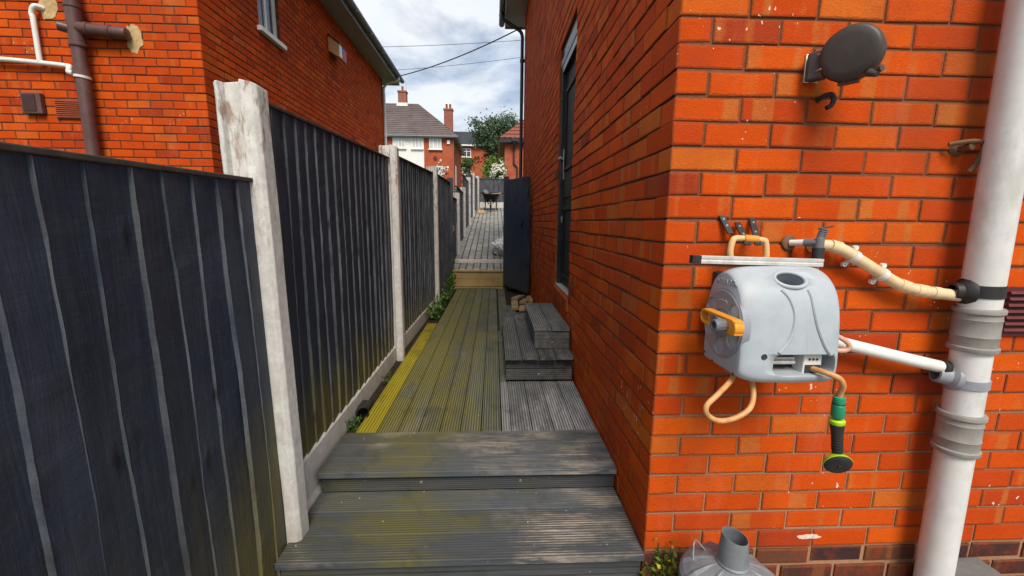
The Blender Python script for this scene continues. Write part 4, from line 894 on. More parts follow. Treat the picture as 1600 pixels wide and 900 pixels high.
bm_ = bmesh.new(); bmesh.ops.create_icosphere(bm_, subdivisions=3, radius=0.12); q = MB()
q.add([Vector((wx-0.2, wy-0.1, wz+0.68)) + v.co*(1+0.3*mnoise.noise(v.co*9)) for v in bm_.verts], [[v.index for v in f.verts] for f in bm_.faces], 0, True); bm_.free()
tag(q.build('rubbish_bag', MAT['slab_grey'], None, (wx-0.2, wy-0.1, wz+0.62)), 'small dark bundle on the left of the wheelbarrow tray', 'bundle')

# ================================================================== BEYOND THE PATH
def g_at(x, y): return terrain(x, y)
def window(parent, x0, x1, y, z0, z1, bars=1, hb=0, sill=True):
    q = MB(); f = 0.07
    for b in ((x0, x0+f, z0, z1), (x1-f, x1, z0, z1), (x0+f, x1-f, z0, z0+f), (x0+f, x1-f, z1-f, z1)): q.box(b[0], b[1], y-0.07, y-0.002, b[2], b[3])
    for k in range(bars):
        xm_ = x0 + (x1-x0)*(k+1)/(bars+1); q.box(xm_-0.035, xm_+0.035, y-0.066, y-0.002, z0+f, z1-f)
    if hb: q.box(x0+f, x1-f, y-0.064, y-0.002, z1-(z1-z0)*0.34-0.03, z1-(z1-z0)*0.34+0.03)
    wn_ = q.build('window', MAT['window_white'], parent)
    q = MB(); q.box(x0+f, x1-f, y-0.04, y-0.001, z0+f, z1-f); q.build('pane', MAT['window_glass'] if hb else MAT['curtain_glass'], wn_)
    if sill: q = MB(); q.box(x0-0.08, x1+0.08, y-0.14, y-0.001, z0-0.09, z0-0.003); q.build('sill', MAT['window_white'], wn_)
plain('curtain_glass', (0.52, 0.54, 0.55), 0.15, 0.6, scale=2.5, var=0.2)
# semi-detached pair at the top of the slope
sy, sx1, sx0 = 36.0, -3.44, -14.2; sz0 = g_at(-6, 36) - 0.4; se = 8.62
sh = thing('semi_detached_house', (-8, sy, sz0), 'semi-detached house up the slope, half white render and half red brick, brown hipped roof', 'house')
q = MB(); q.box(sx0, sx1, sy, sy+8.6, sz0, se); q.build('wall', MAT['far_red_brick'], sh)
q = MB(); q.box(-8.456, -5.875, sy-0.03, sy-0.002, sz0, se-0.03); q.build('render', MAT['render_white'], sh)
for (a, b, c, d_, nb_) in ((-8.25, -7.40, 7.62, 8.44, 2), (-6.86, -5.98, 7.60, 8.44, 2), (-5.42, -4.40, 7.59, 8.55, 2)): window(sh, a, b, sy-0.03, c, d_, nb_)
window(sh, -5.3, -4.3, sy-0.03, 5.0, 6.2, 1)
q = MB(); q.box(-3.95, -3.70, sy-0.12, sy-0.002, 8.0, 8.30); q.build('alarm_box', MAT['window_white'], sh)
q = MB(); o_ = 0.35; a0, a1, b0, b1 = sx0-o_, sx1+o_, sy-o_, sy+8.6+o_; hr = 11.95; mid = (b0+b1)/2
rL, rR = a0+2.9, -6.88
tile_roof(q, (a0,b0,se), (a1,b0,se), (rR,mid-1.2,hr), (rL,mid-1.2,hr), 17, 46, 0.05); tile_roof(q, (a1,b0,se), (a1,b1,se), (rR,mid-1.2,hr), (rR,mid-1.2,hr), 17, 30, 0.05)
tile_roof(q, (a1,b1,se), (a0,b1,se), (rL,mid-1.2,hr), (rR,mid-1.2,hr), 17, 46, 0.05); tile_roof(q, (a0,b1,se), (a0,b0,se), (rL,mid-1.2,hr), (rL,mid-1.2,hr), 17, 30, 0.05)
rf = q.build('roof', MAT['brown_tile'], sh)
q = MB(); q.box(a0, a1, b0, b1, se-0.16, se-0.005); q.box(a0-0.09, a1+0.09, b0-0.09, b0-0.002, se-0.09, se+0.0); q.build('fascia', MAT['fascia_grey'], sh)
def chimney(parent, cx, cy, z0, z1, wx_, wy_, pots, base=True):
    q = MB(); q.box(cx-wx_/2, cx+wx_/2, cy-wy_/2, cy+wy_/2, z0, z1-0.16); q.box(cx-wx_/2-0.05, cx+wx_/2+0.05, cy-wy_/2-0.05, cy+wy_/2+0.05, z1-0.159, z1-0.03)
    c = q.build('chimney', MAT['far_dark_brick'], parent)
    q = MB()
    for k in range(pots): q.lathe([(0.0,0),(0.12,0),(0.10,0.06),(0.09,0.36),(0.11,0.40),(0.07,0.40),(0.06,0.2)], (cx+(k-(pots-1)/2)*0.30, cy, z1-0.03), (0,0,1), 12)
    q.build('chimney_pots', MAT['terracotta'], c)
    if base: q = MB(); q.box(cx-wx_/2-0.12, cx+wx_/2+0.12, cy-wy_/2-0.12, cy+wy_/2+0.12, z0+0.0, z0+0.28); q.build('flashing', MAT['render_white'], c)
    return c
c = chimney(rf, -8.15, mid-1.2, 11.65, 13.0, 0.72, 0.6, 1)
q = MB(); q.cyl((-7.85, mid-1.2, 12.7), (-7.85, mid-1.2, 13.9), 0.015, n=6); q.box(-8.1, -7.6, mid-1.21, mid-1.19, 13.6, 13.62); q.build('aerial', MAT['steel'], c)
chimney(rf, -3.92, 37.2, 9.0, 11.10, 0.72, 0.6, 2, False)
q = MB(); q.box(-3.448, -3.40, sy-0.06, sy-0.002, sz0, se-0.2); q.build('downpipe', MAT['gutter_grey'], sh)
q = MB(); q.lathe([(0,0.03),(0.16,0.025),(0.17,0),(0.17,-0.02)], (-4.95, sy-0.03, 6.85), (0,-1,0), 16); q.build('vent', MAT['dark_red_vent'], sh)
q = MB(); q.box(sx1+0.002, sx1+0.03, sy+1.6, sy+2.7, sz0, 6.5); q.build('side_door', MAT['window_white'], sh)
# second house behind
hy = 50.0; hz0 = g_at(0, 50) - 0.4; he = 10.45
h2 = thing('brick_house', (-1.5, hy, hz0), 'far red brick house with a dark slate roof partly behind the big tree', 'house')
q = MB(); q.box(-7.5, 6.5, hy, hy+8, hz0, he); q.build('wall', MAT['far_red_brick'], h2)
for (c, d_) in ((9.1, 10.05), (7.1, 8.25)):
    window(h2, -3.72, -2.72, hy, c, d_, 1, 1); window(h2, 0.6, 1.9, hy, c, d_, 1, 1)
q = MB(); tile_roof(q, (-7.9,hy-0.4,he), (6.9,hy-0.4,he), (6.9,hy+4,12.75), (-7.9,hy+4,12.75), 14, 50, 0.05); tile_roof(q, (6.9,hy+8.4,he), (-7.9,hy+8.4,he), (-7.9,hy+4,12.75), (6.9,hy+4,12.75), 14, 50, 0.05)
q.add([(-7.5,hy,he),(-7.5,hy+8,he),(-7.5,hy+4,12.7)], [(0,2,1)]); q.add([(6.5,hy,he),(6.5,hy+8,he),(6.5,hy+4,12.7)], [(0,1,2)]); q.build('roof', MAT['slate_tile'], h2)
q = MB(); q.box(-7.9, 6.9, hy-0.45, hy-0.1, he-0.16, he-0.01); q.build('fascia', MAT['window_white'], h2)
# house on the right beyond the yard
ry = 24.0; rz0 = g_at(2, 24) - 0.3; re_ = 6.12
h3 = thing('brick_house', (3, ry, rz0), 'orange brick house end with a red tiled hipped roof beyond the open gate', 'house')
q = MB(); q.box(0.60, 8.5, ry, ry+8, rz0, re_); q.build('wall', MAT['far_red_brick'], h3)
q = MB(); o_ = 0.3; tile_roof(q, (0.6-o_,ry-o_,re_+0.05), (8.5+o_,ry-o_,re_+0.05), (5.4,ry+4,re_+3.4), (3.9,ry+4,re_+3.4), 13, 30, 0.06); tile_roof(q, (0.6-o_,ry+8+o_,re_+0.05), (0.6-o_,ry-o_,re_+0.05), (3.9,ry+4,re_+3.4), (3.9,ry+4,re_+3.4), 13, 30, 0.06); tile_roof(q, (8.5+o_,ry-o_,re_+0.05), (8.5+o_,ry+8+o_,re_+0.05), (5.4,ry+4,re_+3.4), (5.4,ry+4,re_+3.4), 13, 30, 0.06)
q.build('roof', MAT['red_tile'], h3)
q = MB(); q.box(0.6-o_, 8.5+o_, ry-o_, ry+8+o_, re_-0.16, re_+0.045); q.build('fascia', MAT['gutter_black'], h3)
q = MB(); q.tube(smooth_pts([(1.10, ry-0.34, re_-0.05), (1.10, ry-0.34, re_-0.25), (1.10, ry-0.10, re_-0.5), (1.10, ry-0.07, re_-1.0), (1.12, ry-0.07, re_-1.25), (1.28, ry-0.07, re_-1.45), (1.30, ry-0.07, re_-1.7)], 5) + [Vector((1.30, ry-0.07, rz0))], 0.05, 10); q.box(0.95, 1.28, ry-0.45, ry-0.302, re_-0.12, re_+0.06); q.build('downpipe', MAT['gutter_black'], h3)
# trees and shrubs
def limbs(mb, base, top, r, q, n_br, crown_c, crown_r, mat=0):
    base, top = Vector(base), Vector(top); P_ = smooth_pts([base, base.lerp(top, 0.5) + Vector((q.gauss(0,0.15), q.gauss(0,0.15), 0)), top], 6); k = len(P_)
    mb.tube(P_, [r*(1-0.75*i/(k-1)) for i in range(k)], 10, mat); tips = []
    for i in range(n_br):
        s_ = P_[q.randrange(k//3, k)]; d = Vector((q.gauss(0,1), q.gauss(0,1), q.uniform(0.1, 1.2))).normalized()
        e = s_ + Vector((d.x*crown_r[0], d.y*crown_r[1], d.z*crown_r[2]))*q.uniform(0.55, 1.0)
        B = smooth_pts([s_, s_.lerp(e, 0.5) + Vector((0,0,0.2)), e], 5); mb.tube(B, [r*0.35*(1-0.85*j/(len(B)-1)) for j in range(len(B))], 6, mat); tips += B[4:]
    return tips
def tree(name, base, top, r, cc, crad, n_clump, n_leaf, csize, lsize, mat, label, cat, seed, group=None):
    q = random.Random(seed); t = thing(name, base, label, cat, group); tr = MB()
    tips = limbs(tr, base, top, r, q, 26, cc, crad); tr.build('trunk', MAT['bark'], t)
    lf = MB(); cc = Vector(cc)
    for k in range(n_clump):
        d = Vector((q.gauss(0,1), q.gauss(0,1), q.gauss(0,1))).normalized(); u = q.random()**0.45
        bump_ = 0.78 + 0.42*mnoise.noise(d*1.7 + Vector((seed,0,0)))
        c = cc + Vector((d.x*crad[0], d.y*crad[1], d.z*crad[2]))*u*bump_
        if q.random() < 0.2 and tips: c = tips[q.randrange(len(tips))] + Vector((0,0,0.1))
        s_ = csize*q.uniform(0.6, 1.3); tone = q.random()*0.55
        for _ in range(n_leaf):
            p_ = c + Vector((q.gauss(0,1)*s_*0.5, q.gauss(0,1)*s_*0.5, q.gauss(0,1)*s_*0.36)); o0 = len(lf.RN); leaf_quads(lf, [p_], lsize, q, droop=0.2)
            for j in range(o0, len(lf.RN)): lf.RN[j] = (min(1, tone + q.random()*0.45), lf.RN[j][1])
    lf.build('crown', MAT[mat], t); return t
tree('tree', (0.6, 38, g_at(0, 38)), (0.7, 38.1, 9.6), 0.22, (0.30, 38, 9.15), (2.9, 2.3, 2.6), 340, 32, 0.60, 0.19, 'tree_leaf', 'large dark green tree with a feathery top rising behind the shrubs', 'tree', 41)
tree('shrub', (0.0, 21, g_at(0, 21)), (0.0, 21, 4.2), 0.06, (-0.02, 21, 4.15), (0.72, 0.7, 0.72), 110, 30, 0.24, 0.11, 'shrub_leaf', 'bright yellow-green shrub behind the rear fence below the big tree', 'shrub', 42)
tree('shrub', (-2.2, 34, g_at(-2, 34)), (-2.2, 34, 6.0), 0.05, (-2.15, 34, 6.1), (0.7, 0.6, 0.9), 50, 24, 0.26, 0.13, 'dark_leaf', 'dark shrub below the white windows of the far brick house', 'shrub', 45)
t = tree('flowering_bush', (0.2, 19, g_at(0.2, 19)), (0.2, 19, 3.7), 0.04, (0.18, 19, 3.78), (0.34, 0.34, 0.42), 44, 22, 0.17, 0.08, 'shrub_leaf', 'bush covered in white blossom beside the bright shrub', 'bush', 43)
q = MB(); r1 = random.Random(44)
for k in range(60):
    d = Vector((r1.gauss(0,1), -abs(r1.gauss(0,1)), r1.gauss(0,1))).normalized(); c = Vector((0.18, 19, 3.80)) + Vector((d.x*0.36, d.y*0.36, d.z*0.44))*r1.uniform(0.8, 1.05)
    leaf_quads(q, [c + Vector((r1.gauss(0,0.02), r1.gauss(0,0.02), r1.gauss(0,0.02))) for _ in range(10)], 0.07, r1, long=1.0)
q.build('blossom', MAT['petal'], t)
tree('hedge', (-1.25, 10.3, 0.5), (-1.25, 10.3, 1.9), 0.04, (-1.22, 10.3, 2.0), (0.30, 0.9, 0.45), 70, 26, 0.15, 0.06, 'hedge_leaf', 'bright green hedge rising over the first short posts', 'hedge', 46)
t = tree('rose_bush', (-1.22, 9.3, 0.2), (-1.20, 9.3, 2.3), 0.02, (-1.12, 9.3, 2.42), (0.17, 0.2, 0.32), 22, 14, 0.11, 0.055, 'dark_leaf', 'rose bush with white blooms poking above the fence near the gate post', 'bush', 47)
q = MB()
for (x, z) in ((-1.17, 2.80), (-1.02, 2.70), (-1.10, 2.58), (-1.16, 2.45)): leaf_quads(q, [Vector((x + r1.gauss(0,0.015), 9.12 + r1.gauss(0,0.015), z + r1.gauss(0,0.02))) for _ in range(14)], 0.055, r1, long=1.0)
q.build('blooms', MAT['petal'], t)
# overhead cables
def cable(a, b, sag, r, label):
    a, b = Vector(a), Vector(b); P_ = [a.lerp(b, i/24) - Z*sag*4*(i/24)*(1-i/24) for i in range(25)]; q = MB(); q.tube(P_, r, 6)
    tag(q.build('overhead_cable', MAT['rubber_black'], None, tuple(a)), label, 'cable', 'overhead cables between the houses')
cable((-2.72, 12.2, 5.50), (0.56, 9.02, 5.48), 0.10, 0.012, 'thick black cable slung from the left eaves to the right house')
cable((-14, 30, 12.9), (9, 30, 14.6), 0.35, 0.014, 'upper thin far cable crossing the sky above the thick one')
cable((-14, 30.5, 11.4), (9, 29.5, 13.8), 0.5, 0.013, 'lower thin far cable crossing the sky beneath the thick one')

# ================================================================== FIXTURES ON THE BRICK WALL
def boolean(o, cutters):
    for c in cutters:
        md = o.modifiers.new('cut', 'BOOLEAN'); md.operation = 'DIFFERENCE'; md.solver = 'EXACT'; md.object = c
    bpy.context.view_layer.update()
    me = bpy.data.meshes.new_from_object(o.evaluated_get(bpy.context.evaluated_depsgraph_get()))
    o.modifiers.clear(); o.data = me
    for c in cutters: bpy.data.objects.remove(c, do_unlink=True)
def text_mesh(name, txt, size, depth, M, mat, parent):
    cu = bpy.data.curves.new(name, 'FONT'); cu.body = txt; cu.size = size; cu.extrude = depth; cu.align_x = 'CENTER'; cu.align_y = 'CENTER'
    tmp = bpy.data.objects.new(name, cu); COL.objects.link(tmp); bpy.context.view_layer.update()
    me = bpy.data.meshes.new_from_object(tmp.evaluated_get(bpy.context.evaluated_depsgraph_get())); bpy.data.objects.remove(tmp, do_unlink=True)
    o_ = parent_origin(parent)
    MM = Matrix.Translation(-o_) @ M; me.transform(MM); me.materials.clear(); me.materials.append(mat)
    o = bpy.data.objects.new(name, me); COL.objects.link(o); o.parent = parent; return o

# ---- hose reel
zb = 1.075
prof = [(0.035,0.012),(0.06,0.0),(0.15,0.0),(0.25,0.0),(0.272,0.01),(0.280,0.035),(0.278,0.10),(0.272,0.17),(0.263,0.23),(0.246,0.285),(0.217,0.325),(0.178,0.350),(0.138,0.358),(0.098,0.346),(0.066,0.316),(0.044,0.270),(0.034,0.20),(0.032,0.08)]
pp = [Vector((0, YW-d_, zb+z)) for d_, z in prof]
loop = []
for i in range(len(pp)):
    p0, p1, p2, p3 = pp[i-1], pp[i], pp[(i+1) % len(pp)], pp[(i+2) % len(pp)]
    for k in range(4):
        t_ = k/4; loop.append(0.5*((2*p1)+(p2-p0)*t_+(2*p0-5*p1+4*p2-p3)*t_*t_+(3*p1-p0-3*p2+p3)*t_**3))
cen = Vector((0, 1.31, 1.25)); RX0, RX1 = 0.766, 1.078
stn = [(0.0,0.86),(0.002,0.885),(0.010,0.92),(0.024,0.953),(0.045,0.98),(0.072,0.996),(0.155,1.008),(0.264,1.0),(0.282,0.994),(0.296,0.98),(0.306,0.955),(0.311,0.925),(0.312,0.905)]
reel = thing('hose_reel', (0.93, YW, zb), 'grey wall-mounted hose reel with an orange crank handle', 'hose reel')
q = MB(); n = len(loop); V_ = []
for (dx_, f) in stn: V_ += [Vector((RX0+dx_, cen.y+(p.y-cen.y)*f, cen.z+(p.z-cen.z)*f)) for p in loop]
q.add(V_, [(i*n+j, i*n+(j+1) % n, (i+1)*n+(j+1) % n, (i+1)*n+j) for i in range(len(stn)-1) for j in range(n)], 0, True)
q.add(V_[:n], [tuple(range(n))], 0, False); q.add(V_[-n:], [tuple(range(n))], 0, False)
body = q.build('casing', MAT['reel_grey'], reel, fix=True)
def capsule(x0, x1, z0, z1, y0, y1, r, seg=6):
    c = MB(); pts = []
    for (cx, cz, a0) in ((x1-r, z0+r, -90), (x1-r, z1-r, 0), (x0+r, z1-r, 90), (x0+r, z0+r, 180)):
        for k in range(seg+1): a = R(a0 + 90*k/seg); pts.append(Vector((cx+math.cos(a)*r, 0, cz+math.sin(a)*r)))
    c.extrude(pts, (0, y0, 0), (0, y1, 0)); return c
c1 = capsule(0.864, 1.066, 1.105, 1.172, 1.15, 1.275, 0.024).build('cut', MAT['reel_dark'], None, fix=True)
hn = Vector((0, -0.62, 0.78)).normalized(); hu = X; hv = hn.cross(hu).normalized(); hc = Vector((0.935, 1.246, 1.398))
def ell(rx, ry, n_=36): return [hu*math.cos(2*math.pi*k/n_)*rx + hv*math.sin(2*math.pi*k/n_)*ry for k in range(n_)]
q = MB(); q.extrude(ell(0.046, 0.030), hc - hn*0.05, hc + hn*0.06); c2 = q.build('cut', MAT['reel_dark'], None, fix=True)
boolean(body, [c1, c2])
q = MB(); E_ = ell(0.050, 0.034); q.tube([hc + e + hn*0.000 for e in E_ + E_[:1]], 0.0068, 10, caps=False); q.build('hole_rim', MAT['reel_grey'], reel)
q = MB(); q.extrude(ell(0.044, 0.028), hc - hn*0.046, hc - hn*0.042); q.build('hole_floor', MAT['reel_dark'], reel)
# raised lines of the front panel follow the casing
def yfront(z):
    best = None
    for i in range(n):
        a, b = loop[i], loop[(i+1) % n]
        if a.y < 1.31 and (a.z-z)*(b.z-z) <= 0 and abs(a.z-b.z) > 1e-6: 
            y = a.y + (b.y-a.y)*(z-a.z)/(b.z-a.z); best = y if best is None else min(best, y)
    return best
q = MB()
for pts in ([(0.892,1.370),(0.912,1.345),(0.926,1.30),(0.922,1.25),(0.905,1.21),(0.88,1.178)], [(0.978,1.370),(0.984,1.345),(0.990,1.30),(1.003,1.25),(1.026,1.20),(1.046,1.172)]):
    q.tube(smooth_pts([(x, yfront(z)*1.0 - 0.0004, z) for x, z in pts], 6), 0.006, 8)
q.build('panel_ridges', MAT['reel_grey'], reel)
q = MB(); q.tube([(0.958 + (1.36-z)*0.06, yfront(z)+0.0002, z) for z in [1.362 - 0.01*k for k in range(20)]], 0.0009, 6); q.build('seam', MAT['handle_grey'], reel)
# things inside the slot
q = MB(); q.box(0.860, 1.070, 1.262, 1.274, 1.090, 1.172); q.build('slot_back', MAT['reel_dark'], reel)
q = MB(); q.box(0.875, 0.965, 1.225, 1.245, 1.128, 1.150); q.cyl((0.878, 1.22, 1.136), (0.96, 1.22, 1.136), 0.007); q.build('guide_bar', MAT['aluminium'], reel)
q = MB(); q.box(0.980, 1.040, 1.204, 1.255, 1.097, 1.165); gd_ = q.build('hose_guide', MAT['plastic_white'], reel, bevel=0.004)
q = MB(); q.box(0.985, 1.035, 1.201, 1.2035, 1.104, 1.132)
for k in range(3): q.cyl((0.998+0.012*k, 1.2035, 1.150), (0.998+0.012*k, 1.201, 1.150), 0.0035, n=10)
q.build('guide_mouth', MAT['reel_dark'], gd_)
# side disc: rings and five round hollows
dc = Vector((0.7655, 1.307, 1.243)); xd = Vector((-1,0,0))
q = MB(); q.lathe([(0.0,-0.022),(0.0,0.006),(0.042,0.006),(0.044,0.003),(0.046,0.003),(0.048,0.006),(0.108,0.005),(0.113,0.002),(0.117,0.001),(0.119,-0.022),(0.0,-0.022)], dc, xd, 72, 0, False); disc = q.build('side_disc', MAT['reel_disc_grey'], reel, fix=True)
cut = []
for a in (35, 145, 205, 268, 330):
    c = dc + Vector((0, -math.cos(R(a))*0.081, math.sin(R(a))*0.081)); q = MB(); q.lathe([(0.0,-0.005),(0.023,-0.005),(0.029,0.0035),(0.031,0.02),(0.0,0.02)], c, xd, 32, 0, False); cut.append(q.build('cut', MAT['reel_disc_grey'], None, fix=True))
boolean(disc, cut)
q = MB()
q.tube([dc + Vector((-0.006, -math.cos(R(a))*0.078, math.sin(R(a))*0.078)) for a in range(70, 112, 4)], 0.0018, 6); a = R(70); e = dc + Vector((-0.006, -math.cos(a)*0.078, math.sin(a)*0.078)); q.tube([e + Vector((0, 0.010, 0.008)), e, e + Vector((0, 0.006, -0.010))], 0.0018, 6)
q.build('arrow', MAT['reel_grey'], disc)
# crank
q = MB(); arm = []; 
for k in range(40):
    a = 2*math.pi*k/40; yy_ = math.cos(a); arm.append((yy_, math.sin(a)))
def race(hy_, hz_, cyy, czz, x0, x1, taper=0.0): 
    return [Vector((0, cyy + (hy_-hz_)*(1 if c > 0 else -1) + c*hz_*(1), czz + s_*hz_*(1 - taper*(1 if c < 0 else 0)))) for c, s_ in arm]
out_ = race(0.105, 0.025, 1.252, 1.262, 0, 0); inn = race(0.082, 0.015, 1.268, 1.262, 0, 0)
xa_, xb_ = 0.712, 0.742; no = len(out_)
V_ = [p + X*xa_ for p in out_] + [p + X*xb_ for p in out_] + [p + X*xa_ for p in inn] + [p + X*xb_ for p in inn]
F_ = []
for i in range(no):
    j = (i+1) % no; F_ += [(i, j, no+j, no+i), (2*no+j, 2*no+i, 3*no+i, 3*no+j), (j, i, 2*no+i, 2*no+j), (no+i, no+j, 3*no+j, 3*no+i)]
q.add(V_, F_); q.box(0.713, 0.741, 1.152, 1.196, 1.240, 1.284)
q.build('crank', MAT['orange_plastic'], reel, bevel=0.003, fix=True)
q = MB(); q.lathe([(0.010,0.0),(0.016,0.004),(0.0185,0.012),(0.0175,0.05),(0.019,0.068),(0.018,0.072),(0.012,0.072),(0.011,0.045),(0.0,0.045)], (0.745, 1.205, 1.262), (-1, -0.10, 0), 24)
for k in range(12):
    a = 2*math.pi*k/12; q.tube([Vector((0.735, 1.204 + math.cos(a)*0.0178, 1.262 + math.sin(a)*0.0178)), Vector((0.682, 1.199 + math.cos(a)*0.0178, 1.262 + math.sin(a)*0.0178))], 0.0014, 5)
q.build('crank_knob', MAT['handle_grey'], reel)
q = MB(); q.lathe([(0.038,0.0),(0.036,0.006),(0.028,0.008),(0.020,0.026),(0,0.026)], dc + xd*0.004, xd, 28); q.build('hub', MAT['reel_disc_grey'], reel)
# raised maker's name on the side, above the disc
Mt = Matrix((( 0, 0, -1, 0), (-1, 0, 0, 0), (0, 1, 0, 0), (0, 0, 0, 1)))
Mt = Matrix.Translation((0.7655, 1.303, 1.381)) @ Mt @ Matrix.Rotation(R(2), 4, 'Z') @ Matrix.Diagonal((1.0, 1.25, 1, 1))
text_mesh('raised_lettering', 'HOZELOCK', 0.0215, 0.0022, Mt, MAT['reel_grey'], reel)
for (x_, z_) in ((0.835, 1.165),):
    q = MB(); q.lathe([(0.0,0.001),(0.006,0.001),(0.008,0.003),(0.010,0.0)], (x_, yfront(z_)+0.001, z_), (0,-1,0), 14); q.build('screw_hole', MAT['reel_dark'], reel)
q = MB()
for (yy_, zz_) in ((1.405,1.10),(1.35,1.085),(1.225,1.083)): q.lathe([(0.0,0.0012),(0.004,0.0012),(0.005,-0.002)], (0.7658, yy_, zz_+0.012), xd, 10)
q.build('screw_holes', MAT['reel_dark'], reel)
q = MB(); q.box(0.80, 1.06, 1.425, YW-0.001, 1.12, 1.40); q.build('wall_bracket', MAT['reel_dark'], reel, bevel=0.004)
# carrying handle standing up behind the rail
q = MB(); HY = 1.385
hp = [(0.822,1.44),(0.815,1.475),(0.820,1.512),(0.833,1.522),(0.88,1.520),(0.927,1.516),(0.938,1.505),(0.945,1.46),(0.942,1.435)]
P_ = smooth_pts([(x, HY, z) for x, z in hp], 6)
for dz in (0,): q.tube(P_, 0.0105, 10)
q.tube(smooth_pts([(0.828,HY-0.004,1.452),(0.88,HY-0.004,1.446),(0.94,HY-0.004,1.448)], 6), 0.010, 10); q.build('carry_handle', MAT['cream_plastic'], reel)
q = MB(); q.tube([(0.858,HY-0.002,1.5215),(0.906,HY-0.002,1.5185)], 0.0135, 16); q.build('grip', MAT['orange_plastic'], reel)
for k, (a, b, lb) in enumerate((((0.812, YW-0.004, 1.600), (0.838, YW-0.030, 1.535), 'left black strap on the wall above the hose reel handle, leaning right'), ((0.868, YW-0.012, 1.575), (0.864, HY-0.018, 1.500), 'middle black strap hooked over the orange grip'), ((0.925, YW-0.004, 1.592), (0.900, HY-0.018, 1.500), 'right black strap hooked over the orange grip, leaning left'))):
    a, b = Vector(a), Vector(b); q = MB(); ax = (b-a).normalized(); q.obox((a+b)/2, X, ax.cross(X), ax, 0.0115, 0.0035, (b-a).length/2)
    t = thing('wall_strap', tuple(a), lb, 'strap', 'black straps above the hose reel'); q.build('strap', MAT['rubber_black'], t, bevel=0.002)
    for f in (0.2, 0.55): q = MB(); q.lathe([(0,0.001),(0.004,0.001),(0.005,-0.002)], a.lerp(b, f) - ax.cross(X)*0.0040*(1 if ax.cross(X).y > 0 else -1), (0,-1,0), 10); q.build('screw', MAT['steel'], t)
# aluminium straight edge lying on the reel
t = thing('aluminium_rail', (0.87, 1.325, 1.44), 'worn aluminium rail with a black end cap lying across the top of the hose reel', 'rail')
q = MB(); A_, B_ = Vector((0.675, 1.318, 1.4545)), Vector((1.100, 1.330, 1.4445)); ax = (B_-A_).normalized(); up_ = ax.cross(Y).normalized(); up_ = up_ if up_.z > 0 else -up_; fw = up_.cross(ax)
sec = [(-0.011,-0.013),(0.011,-0.013),(0.011,-0.003),(0.009,-0.002),(0.009,0.002),(0.011,0.003),(0.011,0.013),(-0.011,0.013)]
q.extrude([fw*a + up_*b for a, b in sec] if fw.y < 0 else [-fw*a + up_*b for a, b in sec], A_, B_); q.build('bar', MAT['aluminium'], t, bevel=0.0012, fix=True)
q = MB(); q.obox(A_ - ax*0.014, ax, up_.cross(ax), up_, 0.0155, 0.0115, 0.0135); q.build('end_cap', MAT['rubber_black'], t, bevel=0.002)
# garden hose
t = thing('garden_hose', (1.0, 1.25, 0.95), 'tan garden hose looping out of the grey reel, with a green end connector', 'hose')
q = MB(); q.tube(smooth_pts([(0.812,1.32,1.092),(0.79,1.26,1.071),(0.715,1.205,1.038),(0.672,1.19,1.006),(0.674,1.187,0.976),(0.715,1.19,0.953),(0.775,1.20,0.957),(0.825,1.21,0.985),(0.845,1.23,1.03),(0.852,1.27,1.085)], 8), 0.0085, 14); q.build('lower_loop', MAT['hose_tan'], t)
q = MB(); q.tube(smooth_pts([(1.008,1.215,1.118),(1.018,1.17,1.121),(1.050,1.148,1.110),(1.070,1.15,1.085),(1.076,1.16,1.06),(1.078,1.165,1.040)], 8), 0.0088, 14); q.build('hose_end', MAT['hose_tan'], t)
q = MB(); q.tube(smooth_pts([(1.08,1.36,1.215),(1.15,1.33,1.205),(1.205,1.315,1.180),(1.222,1.31,1.158),(1.205,1.315,1.142),(1.15,1.33,1.148),(1.08,1.36,1.172)], 8), 0.0085, 12); q.build('side_loop', MAT['hose_pink'], t)
q = MB(); q.lathe([(0.0105,0.0),(0.0165,0.003),(0.0175,0.02),(0.0165,0.022),(0.0165,0.026),(0.0182,0.028),(0.0185,0.066),(0.016,0.070),(0.0,0.070)], (1.0785,1.1655,1.043), (0.03,0.0,-1), 24); cn = q.build('connector', MAT['connector_green'], t)
q = MB(); q.lathe([(0.0170,0.0215),(0.0178,0.0225),(0.0178,0.0255),(0.0170,0.0265)], (1.0785,1.1655,1.043), (0.03,0,-1), 24); q.build('seal', MAT['rubber_black'], cn)
g0 = Vector((1.0808,1.1655,0.970)); gd = Vector((0.10,-0.05,-1)).normalized()
t = thing('spray_gun', tuple(g0), 'black and lime green spray gun hanging from the hose end', 'spray gun')
q = MB(); q.lathe([(0.0,0.0),(0.018,0.0),(0.0215,0.004),(0.021,0.012),(0.0185,0.017),(0.0,0.017)], g0 + gd*0.003, gd, 24); q.build('collar', MAT['lime_plastic'], t)
q = MB(); q.tube([g0 + gd*f for f in (0.016,0.03,0.05,0.075,0.10,0.118)], [0.0195,0.019,0.0165,0.0148,0.0142,0.0145], 20); gr = q.build('grip', MAT['rubber_black'], t)
q = MB()
for k in range(7): q.lathe([(0.0145,-0.0018),(0.0163,-0.0012),(0.0163,0.0012),(0.0145,0.0018)], g0 + gd*(0.050+0.009*k), gd, 20)
q.build('grip_ribs', MAT['rubber_black'], gr)
hd_ = g0 + gd*0.150; fn_ = Vector((-0.20,-0.90,-0.38)).normalized()
q = MB(); q.tube(smooth_pts([g0 + gd*0.116, g0 + gd*0.128, hd_ - fn_*0.012, hd_ - fn_*0.002], 5), [0.0145]*4 + [0.015]*4 + [0.018]*4 + [0.022]*4, 20)
q.lathe([(0.0,-0.020),(0.026,-0.017),(0.038,-0.005),(0.041,0.004),(0.038,0.006)], hd_, fn_, 32); q.build('head', MAT['lime_plastic'], t)
